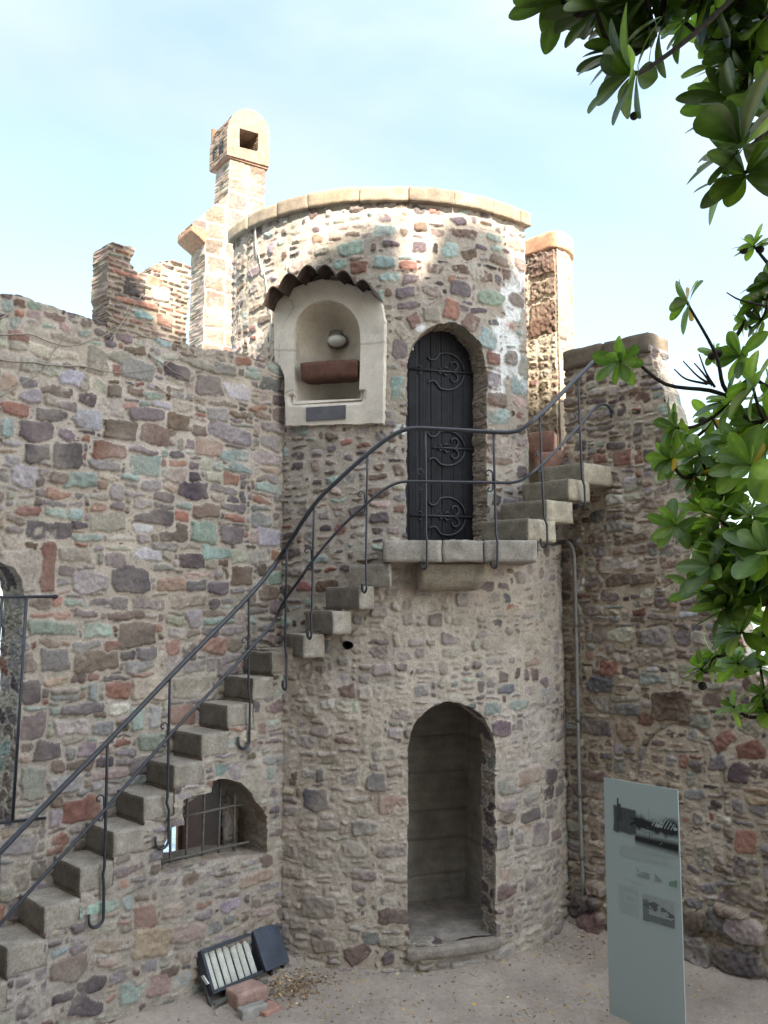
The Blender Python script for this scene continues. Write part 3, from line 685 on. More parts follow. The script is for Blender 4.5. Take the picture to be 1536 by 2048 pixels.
# brick merlon on the wall
MF = Flat(LW_up.p + LW_up.n * .012, LW_up.e)
poly = [(214, 668), (216, 486), (224, 483), (268, 497), (266, 512), (260, 522), (262, 533), (270, 545), (292, 548), (300, 546), (308, 533), (322, 523), (350, 522), (381, 534), (379, 560), (376, 610), (370, 660), (371, 694), (300, 680)]
pm_ = pxpoly(MF, poly)
bp_ = dict(purple=2, brown=3, tan=3, pink=3, orange=2, umber=1)
W = Wall(MF, pm_[:, 0].min() - .05, pm_[:, 0].max() + .05, pm_[:, 1].min() - .05, pm_[:, 1].max() + .05, .008, 13, mortar=(150, 138, 122), level=0.0, lvar=.006, lift=(.012, .022), warp=.004, cut=.06, edge=.010, film=.0, pal=bp_)
um0, um1 = pm_[:, 0].min(), pm_[:, 0].max()
W.pins(0, 400, 2.56, [(690, 450, 120, 110, 'dark', 0, .1), (700, 530, 230, 34, 'orange', 0, .05), (640, 380, 170, 30, 'orange', 0, .05), (735, 590, 110, 46, 'teal', 0, .2), (840, 620, 90, 70, 'red', 0, .2), (890, 400, 70, 70, 'sand'), (820, 480, 110, 80, 'pale', 0, .2), (790, 420, 80, 60, 'orange', 0, .2)])
v = W.v0 + .02; row = 0
while v < W.V.max():
    for ua, ub_ in ((um0, um0 + .34), (um1 - .24, um1)):
        x = ua - (0.0 if row % 2 else .09)
        while x < ub_:
            bw = .155 if True else 0
            W.stone(x + bw / 2, v, bw - .012, .036, None, 0, None, .08); x += bw
    v += .052; row += 1
W.fill((.06, .18), (.04, .10))
f = poly_sdf(W.U, W.V, pm_) + edge_noise(W, .012, .06)
W.finish(f, 'brick_merlon', M_brick, lw, skirt=.30, skirt_n=4)
cpt = MF.uv(214, 668); ctop = MF.uv(216, 487)
EF = Flat(MF.at(cpt[0] + .012, 0, 0)[:2] - np.array([.7071, -.7071]) * .30, (1, -1))
W = Wall(EF, 0.0, .30, cpt[1] - .1, ctop[1], .008, 14, mortar=(140, 128, 114), level=0.0, lvar=.006, lift=(.010, .020), warp=.004, cut=.06, edge=.010, film=0, pal=bp_)
v = W.v0 + .02; row = 0
while v < W.V.max():
    x = -.03 - (.07 if row % 2 else 0)
    while x < .32: W.stone(x + .075, v, .14, .036, None, 0, None, .08); x += .152
    v += .052; row += 1
f = np.maximum(np.maximum(-W.U + .003, W.U - .299), np.maximum(W.v0 + .01 - W.V, W.V - ctop[1] + .012))
W.finish(f, 'merlon_end', M_brick, lw, skirt=.05, skirt_n=1)
# ------------------------------------------------------------------ round tower
tw = thing('round_tower', 'round rubble stone tower with dark arched door, plaster niche and tall opening at its foot', 'tower', (TC[0], TC[1], 0))
# lower drum
W = Wall(LOW, -1.45 * R_LOW, 1.75 * R_LOW, -.15, 4.25, RES, 21, mortar=(172, 161, 149), level=0.015, lvar=.010, film=.36, filmk=.8, lift=(.012, .040), w=(.07, .30), h=(.05, .16), gap=.022,
         pal=dict(purple=4, mauve=4, grey=4, tan=4, sand=3, plum=1, brown=2, green=.8, pink=.6, ochre=.5, slate=1))
W.pins(520, 1350, 2.259, [(600,590,142,92,'orange',0,.1),(1215,455,102,82,'orange',0,.1),(525,482,92,92,'slate'),(475,690,142,82,'slate'),(310,682,102,52,'slate'),(255,565,122,112,'slate'),(1240,197,102,82,'purple'),
 (600,1085,152,82,'brown'),(425,1082,122,72,'dark'),(265,1050,154,104,'dark'),(340,982,122,62,'brown'),(600,790,142,72,'purple',0,.1),(1115,67,72,42,'slate'),(1220,60,70,50,'mauve'),(1290,75,60,40,'lilac'),
 (1170,225,30,60,'purple'),(1090,240,90,80,'purple'),(1340,180,60,70,'plum'),(1350,265,40,60,'plum'),(1300,330,60,60,'mauve'),(1130,360,140,60,'pink',0,.1),(1310,455,50,80,'purple'),(1110,500,80,90,'grey'),
 (1300,530,50,70,'plum'),(1110,590,90,60,'mauve'),(1220,550,70,50,'mauve'),(1220,630,90,60,'plum'),(1110,640,90,60,'brown'),(1310,615,50,70,'purple'),(1195,685,60,24,'orange'),(1090,745,70,100,'mauve',0,.1),(1165,735,40,60,'mauve'),
 (1260,715,80,110,'purple'),(1325,720,40,60,'purple'),(1310,805,50,60,'grey'),(1130,890,110,60,'pink',0,.15),(1240,930,90,70,'plum'),(1110,970,90,70,'brown'),(1050,150,80,60,'green'),(1165,135,90,50,'green'),
 (930,1310,150,60,'grey'),(1100,1260,100,60,'mauve'),(220,1000,90,60,'brown'),(150,890,100,60,'brown'),(210,300,90,60,'mauve'),(640,180,100,60,'mauve'),(440,1270,140,120,'brown',0,.5),(290,1220,120,70,'brown'),(170,1120,90,60,'brown'),
 (590,1200,120,60,'tan'),(500,1190,90,70,'grey'),(230,160,60,60,'tan'),(560,360,130,60,'mauve'),(270,250,100,60,'tan'),(430,790,110,80,'tan'),(450,900,160,50,'purple')])
W.pins(480, 1050, 2.56, [(1000,490,90,72,'plum',0,.1),(1075,585,104,66,'slate',0,.5),(1430,270,56,64,'purple'),(1320,250,80,50,'mauve'),(1360,840,84,54,'slate'),(1475,840,60,54,'mauve'),(700,650,130,80,'purple'),(1060,425,70,40,'brown'),
 (1400,420,80,30,'orange'),(1310,540,70,34,'slate'),(1350,610,120,60,'tan'),(1480,580,90,70,'grey'),(1225,440,60,40,'purple'),(1000,670,80,50,'lilac'),(840,670,90,60,'mauve'),(900,600,90,50,'mauve'),(560,930,110,80,'pale'),(730,840,110,60,'pale'),(450,920,80,60,'pale'),
 (640,860,70,70,'pale'),(1040,800,60,60,'pale'),(930,850,80,60,'mauve'),(800,1070,90,60,'lilac'),(1120,490,80,40,'tan'),(1240,560,60,40,'mauve')])
W.fill()
W.mlev += np.clip(1 - np.abs(W.V - .15) / .5, 0, 1) * -.012
pol = [(-1.44 * R_LOW, -.14), (-1.44 * R_LOW, 2.85)] + [tuple(LOW.uv(x, y)) for x, y in ((575, 1296), (612, 1296), (616, 1262), (660, 1256), (690, 1212), (722, 1206), (740, 1166), (768, 1160), (784, 1118), (1072, 1112), (1078, 1082))] + [(LOW.uv(1078, 1070)[0] + .06, 4.0), (LOW.uv(1132, 1064)[0], 4.12), (1.74 * R_LOW, 4.14), (1.74 * R_LOW, -.14)]
f = poly_sdf(W.U, W.V, np.array(pol)) + edge_noise(W, .006)
hn = pxpoly(LOW, arch_px(815, 989, 1888, 1500, 1403, 14, 1884))
hole = pxpoly(LOW, [(696 + 13 * math.cos(t), 1291 + 10 * math.sin(t)) for t in np.linspace(0, 6.28, 9)[:-1]])
f = cutout(f, poly_sdf(W.U, W.V, hn) + edge_noise(W, .010, .12) , poly_sdf(W.U, W.V, hole) + edge_noise(W, .008))
sk_ = np.where(poly_sdf(W.U, W.V, hn) < .1, .21, np.where(poly_sdf(W.U, W.V, hole) < .08, .2, 0.48))
W.finish(f, 'lower_drum', M_wall, tw, skirt=sk_)
# chamber behind the foot opening
un = (hn[:, 0].min() + hn[:, 0].max()) / 2; an = un / R_LOW; nz_ = hn[:, 1].min()
axr = np.array([math.sin(an), -math.cos(an), 0]); axt = np.array([math.cos(an), math.sin(an), 0]); up = np.array([0, 0, 1.0])
cc = np.array([TC[0], TC[1], 0])
wN = (hn[:, 0].max() - hn[:, 0].min()) / 2
a = Acc()
def grid(o, X, Y, nx, ny, fn, col):
    V = []; K = []
    for j in range(ny + 1):
        for i in range(nx + 1):
            p = o + X * (i / nx) + Y * (j / ny); v = Vector(p); d, kf = fn(p)
            V.append(p + d); K.append(col * kf)
    F = [(j * (nx + 1) + i, j * (nx + 1) + i + 1, (j + 1) * (nx + 1) + i + 1, (j + 1) * (nx + 1) + i) for j in range(ny) for i in range(nx)]
    a.add(V, F, np.array(K))
def conc(p):
    v = Vector(p); line = min(abs((p[2] - q + .01 * mn.noise(v * 2.3))) for q in (.55, .93, 1.22, 1.62, 2.0))
    k = 1 + .18 * mn.noise(v * 2.2) + .10 * mn.noise(v * 7) + .05 * math.sin(p[2] * 60 + 3 * mn.noise(v * 3))
    if line < .010: k *= .72
    return axr * (.012 * mn.noise(v * 4) - (.012 if line < .010 else 0)), k
hB = R_LOW - 1.15; hF = R_LOW - .215; ww = .62; zt_ = hn[:, 1].max() + .35
gcol_ = lin(158, 151, 142)
oB = cc + axr * hB - axt * ww + up * (nz_ - .02)
grid(oB, axt * 2 * ww, up * (zt_ - nz_), 60, 150, conc, gcol_)
grid(cc + axr * hF - axt * ww + up * (nz_ - .02), axr * (hB - hF), up * (zt_ - nz_), 20, 110, conc, gcol_)
grid(cc + axr * hB + axt * ww + up * (nz_ - .02), axr * (hF - hB), up * (zt_ - nz_), 20, 110, conc, gcol_)
grid(cc + axr * hF - axt * ww + up * zt_, axr * (hB - hF), axt * 2 * ww, 8, 8, conc, gcol_)
def dirt(p): v = Vector(p); return up * (.02 * mn.noise(v * 5) + .01 * mn.noise(v * 17)), 1 + .2 * mn.noise(v * 3) + .2 * mn.noise(v * 19)
grid(cc + axr * (R_LOW - .05) - axt * ww + up * (nz_ + .06), axt * 2 * ww, axr * (hB - R_LOW + .05), 60, 50, dirt, lin(138, 130, 122))
# masonry return that closes the chamber front beside the opening
a.build('niche_chamber', M_conc, tw)
a = Acc(); zs0, zs1 = LOW.uv(900, 1912)[1], nz_ + .052
def sill(aa, b, c):
    ang = an + (2 * aa - 1) * (wN / R_LOW + .004); r_ = R_LOW + .055 - .26 * b
    return (TC[0] + r_ * math.sin(ang), TC[1] - r_ * math.cos(ang), zs0 + (zs1 - zs0) * c)
a.block(sill, (16, 5, 3), .008, .05, lin(140, 131, 122), 8); a.build('sill', M_step, tw)

# upper drum
RING = Drum(TU, R_UP + .08); zr1, zr0 = RING.uv(760, 371)[1], RING.uv(760, 400)[1]
W = Wall(UPP, A_L * R_UP - .05, A_R * R_UP + .05, 2.55, zr0 + .03, RES, 22, mortar=(158, 149, 138), level=0.013, lvar=.009, film=.02, lift=(.016, .036), w=(.10, .28), h=(.06, .16), gap=.030, cut=.35,
         pal=dict(purple=4, brown=4, plum=3, red=1, teal=1.6, tan=2, mauve=2, pink=1.3, grey=2, umber=2))
W.pins(440, 360, 2.327, [(610,320,132,72,'teal'),(770,237,112,62,'teal'),(765,387,112,62,'teal'),(645,410,92,62,'red'),(565,395,62,52,'teal'),(790,455,102,47,'teal'),(880,400,92,47,'red'),(885,462,92,52,'purple'),(925,320,77,67,'plum'),
 (1000,322,27,52,'dark'),(1065,327,92,77,'teal'),(1160,347,77,57,'umber'),(1010,247,77,47,'brown'),(1130,250,132,52,'brown'),(1270,270,72,47,'green'),(1375,307,77,52,'ochre'),(1390,395,57,57,'red'),(1295,377,92,52,'brown'),
 (1120,415,92,52,'umber'),(1000,417,87,57,'brown'),(1230,452,87,62,'umber'),(1365,477,107,102,'brown',0,.1),(1260,552,132,82,'green'),(1115,510,102,77,'purple'),(985,517,92,57,'pink'),(860,527,97,57,'purple'),(765,590,72,32,'brown'),
 (880,585,122,42,'purple'),(1075,460,42,42,'orange',0,.5),(460,272,52,42,'orange'),(540,262,72,47,'pink'),(360,407,82,62,'pink'),(570,222,80,30,'pink'),(660,212,90,26,'pink'),(480,335,80,30,'tan'),(380,275,80,30,'tan'),
 (850,712,60,92,'tan',38,.1),(905,660,62,72,'red',24,.1),(985,628,82,76,'tan',8,.1),(1075,605,78,95,'orange',-6,.1),(1168,662,74,92,'brown',-26,.15),(1243,742,82,104,'teal',-24,.2),(1270,832,64,62,'red',0,.1),(1335,687,62,62,'orange'),
 (1268,937,86,84,'brown',0,.08),(1390,962,82,92,'teal'),(1278,1024,80,84,'brown',0,.15),(1292,1102,112,80,'teal'),(1390,1040,62,62,'pink'),(835,790,82,104,'purple'),(824,972,78,122,'teal',0,.1),(1270,667,52,32,'dark'),(1200,612,90,30,'plum'),
 (525,1197,62,42,'brown'),(800,868,60,26,'grey'),(1350,830,60,70,'brown'),(715,320,30,50,'brown'),(800,300,90,36,'purple'),(690,262,60,30,'plum'),(1370,560,70,70,'brown'),(1410,870,50,120,'tan'),(1210,315,60,30,'plum'),(1280,325,50,30,'teal'),
 (960,462,40,20,'dark'),(1020,480,50,20,'dark'),(1040,382,60,20,'dark'),(930,382,40,16,'dark'),(1255,412,70,20,'dark'),(740,540,50,60,'teal'),(1130,600,60,30,'purple'),(690,560,60,40,'brown')])
W.pins(780, 600, 3.2, [(700,640,80,110,'brown',0,.1),(560,890,80,170,'green'),(730,950,70,150,'tan',0,.1),(700,1030,180,60,'brown'),(640,520,110,80,'mauve'),(660,640,100,100,'brown'),(850,910,90,60,'pink'),(830,830,60,60,'brown')])
W.fill()
pol = [(A_L * R_UP, 2.56), (A_R * R_UP, 2.56), (A_R * R_UP, zr0 + .02), (A_L * R_UP, zr0 + .02)]
hd = pxpoly(UPP, arch_px(813, 972, 1090, 745, 645, 16))
hs_ = pxpoly(UPP, [(578, 690), (582, 640), (610, 600), (654, 585), (700, 600), (728, 640), (732, 690), (732, 815), (578, 815)])
f = cutout(poly_sdf(W.U, W.V, np.array(pol)) + edge_noise(W, .004), poly_sdf(W.U, W.V, hd) + edge_noise(W, .012, .1), poly_sdf(W.U, W.V, hs_))
lime = np.full(W.U.shape, -1.0)
for x, y, rx, ry in ((1022, 600, 26, 40), (1012, 690, 30, 60), (1035, 560, 18, 40), (992, 760, 16, 40), (800, 860, 14, 12), (840, 655, 14, 10), (1040, 740, 16, 40)):
    c_ = UPP.uv(x, y); e_ = UPP.uv(x + rx, y); g_ = UPP.uv(x, y + ry); lime = np.maximum(lime, 1 - np.sqrt(((W.U - c_[0]) / (e_[0] - c_[0])) ** 2 + ((W.V - c_[1]) / (g_[1] - c_[1])) ** 2))
def limewash(s, h, col):
    m = np.clip((np.where(lime > -.15, lime, -9) + .35 * fbm(s.nv, s.nu, 10, s.r, 4)) * 3.5, 0, 1)[..., None] * np.clip((.020 - np.maximum(s.Hs, 0)) / .012 + .6, 0.1, 1)[..., None]
    return h, col * (1 - m) + lin(206, 206, 204) * m
W.finish(f, 'upper_drum', M_wall, tw, skirt=.30, extra=limewash, skirt_tint=lin(160, 148, 132))
# plain back of the drums and the roof deck
a = Acc()
V = []; n = 40
for z in np.linspace(-.1, 4.1, 8):
    for i in range(n + 1):
        t = 1.72 + (2 * math.pi - 1.44 - 1.72) * i / n; V.append((TC[0] + (R_LOW - .01) * math.sin(t), TC[1] - (R_LOW - .01) * math.cos(t), z))
a.add(V, [(j * (n + 1) + i, j * (n + 1) + i + 1, (j + 1) * (n + 1) + i + 1, (j + 1) * (n + 1) + i) for j in range(7) for i in range(n)], lin(140, 130, 118))
arcp = [(TU[0] + (R_UP - .02) * math.sin(t), TU[1] - (R_UP - .02) * math.cos(t)) for t in np.linspace(A_L + .012, A_R - .012, 30)]
plan = arcp + [(arcp[-1][0] - .06, 11.5), (arcp[0][0] + .06, 11.5)]
V = [(x, y, z) for z in (2.6, zr0 + .02) for x, y in plan]; m = len(plan)
a.add(V, [(i, (i + 1) % m, m + (i + 1) % m, m + i) for i in range(29, m)] + [tuple(range(m, 2 * m))], lin(140, 130, 118))
a.build('rear_shell', M_wall, tw)
# coping ring of long tan blocks
a = Acc(); t = A_L - .012; k = 0
while t < A_R - .01:
    d = random.uniform(.18, .30); t1 = min(t + d, A_R + .012)
    if A_R + .012 - t1 < .08: t1 = A_R + .012
    off = random.uniform(-.008, .012); zo = random.uniform(-.006, .006)
    def rb(aa, b, c, t=t, t1=t1, off=off, zo=zo):
        ang = t + .0015 + (t1 - t - .003) * aa; r_ = R_UP + .08 + off - .34 * b
        return (TU[0] + r_ * math.sin(ang), TU[1] - r_ * math.cos(ang), zr0 + zo + (zr1 - zr0) * c)
    a.block(rb, (10, 5, 5), .008, .025, random.choice([lin(134, 121, 103), lin(128, 117, 103), lin(120, 109, 96), lin(138, 126, 110)]), 9); t = t1; k += 1
for sd_, A_ in ((1, arcp[-1]), (-1, arcp[0])):       # the coping turns back along the straight sides
    a.block(boxfn((A_[0] - sd_ * .13, (A_[1] + 11.55) / 2 + .12, (zr0 + zr1) / 2), (.15, 0, 0), (0, (11.55 - A_[1]) / 2 - .10, 0), (0, 0, (zr1 - zr0) / 2)), (4, 12, 4), .007, .03, lin(128, 117, 103), 9)
a.build('coping', M_ash, tw)
# door
ad = UPP.uv(892, 900)[0] / R_UP
dn = np.array([math.sin(ad), -math.cos(ad), 0]); de = np.array([math.cos(ad), math.sin(ad), 0])
cu_ = np.array([TU[0], TU[1], 0]); DP = Flat((cu_ + dn * (R_UP - .285))[:2], de[:2])
ud0, ud1 = DP.uv(806, 900)[0], DP.uv(962, 900)[0]; uc = (DP.uv(815, 900)[0] + DP.uv(949, 900)[0]) / 2; hwd = (DP.uv(949, 900)[0] - DP.uv(815, 900)[0]) / 2
zd0 = zl - .02; zsp, ztp = DP.uv(880, 752)[1], DP.uv(880, 664)[1]
dres = .010; us = np.arange(ud0 - .08, ud1 + .12, dres); vs = np.arange(zd0, ztp + .06, dres); DU, DV = np.meshgrid(us, vs)
arch = [(ud0 - .05, zd0), (ud1 + .08, zd0), (ud1 + .08, zsp + .1)] + [(uc + (hwd + .12) * math.cos(t), zsp + .06 + (ztp - zsp + .02) * math.sin(t)) for t in np.linspace(0, math.pi, 14)] + [(ud0 - .05, zsp)]
fd = poly_sdf(DU, DV, np.array(arch))
pw = .125; ph = np.abs(((DU - uc) / pw + .5) % 1 - .5) * pw
hh_ = np.where(ph < .005, -.008, 0) + .0015 * np.sin(DU * 210)
rd = np.random.default_rng(5)
dc = lin(30, 30, 35)[None, None] * (1 + .25 * fbm(*DU.shape, 20, rd, 3))[..., None] * (1 + .15 * vnoise(DU.shape[0], DU.shape[1], 5, rd))[..., None]
door = relief('door', DP, DU, DV, dres, hh_, dc, fd, M_door, tw, .05, 1)
def dp(u, v, h=.012): return DP.at(u, v, h)
def spiral(cx, cz, r0, r1, a0, a1, n=18):
    return [(cx + (r0 + (r1 - r0) * i / n) * math.cos(a0 + (a1 - a0) * i / n), cz + (r0 + (r1 - r0) * i / n) * math.sin(a0 + (a1 - a0) * i / n)) for i in range(n + 1)]
def hinge(py, full):
    a = Acc(); z = DP.uv(900, py)[1]; x1 = uc + hwd - .01; cx = uc + .10; rad = .195 + .01 * math.sin(py)
    def T(pts, r): a.tube([dp(u, v) for u, v in pts], r, 6, (.03, .03, .035))
    T([(uc - hwd + .03 if full else uc - .10, z), (x1, z)], .013)
    for sg in (1, -1):       # the large C of the hinge
        C_ = [(cx + .20 * math.cos(t) - .04, z + sg * rad * math.sin(t)) for t in np.linspace(.15, 2.0, 12)] + [(cx - .17, z + sg * .12), (cx - .225, z + sg * .118), (cx - .245, z + sg * .145)]
        T(smooth_path([np.array([*q, 0]) for q in C_], 3)[:, :2], [.011] * 1 if False else .0105)
        T(spiral(cx + .035, z + sg * .072, .062, .018, -1.4 * sg, 3.6 * sg), .010)
        T([(cx - .08, z + sg * .012), (cx - .05, z + sg * .045), (cx - .015, z + sg * .03)], [.006, .013, .006])
        T([(cx - .13, z + sg * .006), (cx - .115, z + sg * .03), (cx - .09, z + sg * .02)], [.005, .011, .005])
    if not full: T([(cx - .205, z), (cx - .185, z), (cx - .165, z), (cx - .15, z)], [.003, .014, .012, .005])
    else:
        for sg in (1, -1): T(spiral(uc - hwd + .13, z + sg * .028, .026, .010, -1.5 * sg, 3.0 * sg, 10), .007)
    a.build('hinge', M_iron, door)
hinge(744, True); hinge(897, False); hinge(1033, True)
a = Acc(); q = dp(uc - hwd + .05, DP.uv(830, 700)[1], .02); a.box(q, de * .011, dn * .012, up * .011, (.6, .6, .6)); a.build('keyhole_plate', M_white, door)

# plaster shrine
ash = UPP.uv(668, 720)[0] / R_UP
sn = np.array([math.sin(ash), -math.cos(ash), 0]); se = np.array([math.cos(ash), math.sin(ash), 0])
SP = Flat((cu_ + sn * (R_UP + .045))[:2], se[:2])
pts = [(547, 628), (549, 722), (560, 730), (569, 752), (571, 851), (668, 849), (765, 846), (767, 740), (768, 640), (763, 606), (735, 580), (680, 562), (645, 558), (605, 568), (575, 584), (552, 606)]
sp = pxpoly(SP, pts); sres = .012
W = Wall(SP, sp[:, 0].min() - .05, sp[:, 0].max() + .05, sp[:, 1].min() - .05, sp[:, 1].max() + .05, sres, 31)
nh = pxpoly(SP, [(588, 800), (587, 690)] + [(654 - 66 * math.cos(t), 668 - 68 * math.sin(t)) for t in np.linspace(.05, math.pi - .05, 18)] + [(721, 690), (718, 795)])
f = poly_sdf(W.U, W.V, sp) + edge_noise(W, .005)
fh = poly_sdf(W.U, W.V, nh)
h = .004 * fbm(W.nv, W.nu, 30, W.r, 3) - .05 * np.clip(1 - fh / .075, 0, 1) * (W.V < SP.uv(650, 786)[1])
pc = lin(198, 190, 178)[None, None] * (1 + .07 * fbm(W.nv, W.nu, 35, W.r, 3) + .04 * fbm(W.nv, W.nu, 6, W.r, 2))[..., None]
ln = np.abs(W.V - SP.uv(600, 696)[1] - .03 * vnoise(W.nv, W.nu, 25, W.r)); crack = (np.abs(vnoise(W.nv, W.nu, 28, W.r)) < .02) & (W.U < np.median(W.u) - .15)
stain = np.clip(fbm(W.nv, W.nu, 14, W.r, 4) - .55, 0, 1) * np.clip(1 - ln / .22, 0, 1)
pc = pc * (1 - .25 * (ln < .012)[..., None]) * (1 - .28 * crack[..., None]) * (1 - .35 * stain[..., None] * np.array([1, .95, .85]))
shr = relief('niche_surround', SP, W.U, W.V, sres, h, pc, cutout(f, fh), M_plaster, tw, .16, 3)
# hollow of the niche, with a half dome
un0, un1 = SP.uv(588, 690)[0], SP.uv(721, 690)[0]; un_c = (un0 + un1) / 2; aN = (un1 - un0) / 2 + .012; bN = .30
zsp_, znt, znb = SP.uv(654, 668)[1], SP.uv(654, 600)[1], SP.uv(654, 798)[1]
V = []; K = []; nph = 36
rows = [(znb - .03 + (zsp_ - znb + .03) * i / 26, 0) for i in range(27)] + [(None, (i + 1) / 20 * math.pi / 2 * .995) for i in range(20)]
for z, psi in rows:
    for i in range(nph + 1):
        ph_ = math.pi * i / nph
        uu = un_c - aN * math.cos(ph_) * math.cos(psi); dd = bN * math.sin(ph_) * math.cos(psi)
        zz = z if z is not None else zsp_ + (znt - zsp_ + .015) * math.sin(psi)
        p = SP.at(uu, zz, -.01 - dd); v = Vector(p); V.append(p)
        k = 1 + .08 * mn.noise(v * 4) + .05 * mn.noise(v * 15)
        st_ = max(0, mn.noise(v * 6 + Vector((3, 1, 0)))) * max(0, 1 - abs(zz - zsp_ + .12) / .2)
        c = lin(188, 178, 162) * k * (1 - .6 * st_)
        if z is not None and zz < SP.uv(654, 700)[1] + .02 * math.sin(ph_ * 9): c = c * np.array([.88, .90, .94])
        K.append(c)
F = [(j * (nph + 1) + i, j * (nph + 1) + i + 1, (j + 1) * (nph + 1) + i + 1, (j + 1) * (nph + 1) + i) for j in range(len(rows) - 1) for i in range(nph)]
F.append(tuple(range(nph + 1))[::-1])
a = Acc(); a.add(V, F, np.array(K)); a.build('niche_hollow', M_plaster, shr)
# stone shelf
pA, pB = SP.uv(601, 740)[0], SP.uv(714, 738)[0]; z1, z0 = SP.uv(655, 722)[1], SP.uv(655, 755)[1]
def shelf(aa, b, c): return SP.at(pA + (pB - pA) * aa, z0 + (z1 - z0) * c + .004 * math.sin(aa * 5), -.26 + (.27 - .03 * (1 - c)) * (1 - b) + .0)
a = Acc(); a.block(shelf, (12, 6, 4), .005, .015, lin(98, 71, 61), 12); a.build('shelf', M_brick, shr)
a = Acc(); q = SP.at((SP.uv(613, 828)[0] + SP.uv(692, 825)[0]) / 2, (SP.uv(652, 813)[1] + SP.uv(652, 840)[1]) / 2, .008)
a.box(q, SP.e * (SP.uv(692, 825)[0] - SP.uv(613, 828)[0]) / 2, SP.n * .006, up * (SP.uv(652, 813)[1] - SP.uv(652, 840)[1]) / 2, lin(88, 88, 94)); a.build('plaque', M_paint, shr, False)
# canopy of half-round clay tiles on the arch of the surround
cp = [(548, 612), (566, 592), (594, 572), (622, 555), (652, 549), (684, 556), (712, 566), (738, 578), (762, 590)]
cu = smooth_path([np.array([*SP.uv(x, y), 0]) for x, y in cp], 10)[:, :2]
L = np.concatenate([[0], np.cumsum(np.linalg.norm(np.diff(cu, axis=0), axis=1))]); tot = L[-1]; nt = 6
for q in range(nt):
    V = []; K = []; nn = 12; nd = 6
    s0_, s1_ = tot * q / nt, tot * (q + 1) / nt
    for j in range(nd + 1):
        for sgn in (0, 1):
            for i in range(nn + 1):
                sv_ = s0_ + (s1_ - s0_) * (i / nn); u_ = np.interp(sv_, L, cu[:, 0]); v_ = np.interp(sv_, L, cu[:, 1])
                lift = .080 * math.sin(math.pi * i / nn) - .018
                hout = -.06 + (.34 + .02 * math.sin(q * 2.1)) * j / nd
                V.append(SP.at(u_, v_ + lift * (1 + .1 * j / nd) - .02 * j / nd + (.017 if sgn == 0 else 0) - .045, hout)); K.append(lin(66, 55, 49) * (1 + .35 * mn.noise(Vector((q * 1.3, i * .3, j * .5)))))
    st2 = 2 * (nn + 1); F = []
    for j in range(nd):
        for i in range(nn):
            o = j * st2 + i; F.append((o, o + 1, o + st2 + 1, o + st2)); o2 = o + nn + 1; F.append((o2, o2 + st2, o2 + st2 + 1, o2 + 1))
    for i in range(nn):
        o = nd * st2 + i; F.append((o, o + 1, o + nn + 2, o + nn + 1))
    for j in range(nd):
        for i in (0, nn): o = j * st2 + i; F.append((o, o + nn + 1, o + st2 + nn + 1, o + st2))
    a = Acc(); a.add(V, F, np.array(K)); a.build('roof_tile', M_tile, shr)
# lamp in the niche
lp_u, lp_v = SP.uv(659, 669); lq = SP.at(lp_u, lp_v, -.235)
lampo = thing('wall_lamp', 'oval bulkhead lamp with opal glass mounted inside the plaster niche', 'lamp', lq)
def ellip(a, c, X, Y, Z, col, half=False, n=16, m=10):
    V = []; F = []
    for j in range(m + 1):
        th_ = math.pi * (j / m) * (.5 if half else 1)
        for i in range(n): V.append(np.asarray(c) + np.asarray(X) * math.sin(th_) * math.cos(2 * math.pi * i / n) + np.asarray(Z) * math.sin(th_) * math.sin(2 * math.pi * i / n) + np.asarray(Y) * math.cos(th_))
    for j in range(m):
        for i in range(n): F.append((j * n + i, j * n + (i + 1) % n, (j + 1) * n + (i + 1) % n, (j + 1) * n + i))
    a.add(V, F, col)
a = Acc(); ellip(a, lq - sn * .03, se * .120, sn * .05, up * .085, (.05, .05, .05)); a.build('backplate', M_rust, lampo)
a = Acc(); ellip(a, lq, se * .100, sn * .10, up * .066, (.6, .6, .6)); a.build('lamp_glass', M_opal, lampo)
a = Acc()
for zz in (.058, .074, .089): a.tube([lq + se * .078 * math.cos(t) * (1 - (zz - .05) * 4) + sn * (.02 + .085 * math.sin(t) * (1 - (zz - .05) * 5)) + up * zz for t in np.linspace(0, math.pi, 12)], .006, 6)
a.build('ribbed_cap', M_rust, lampo)

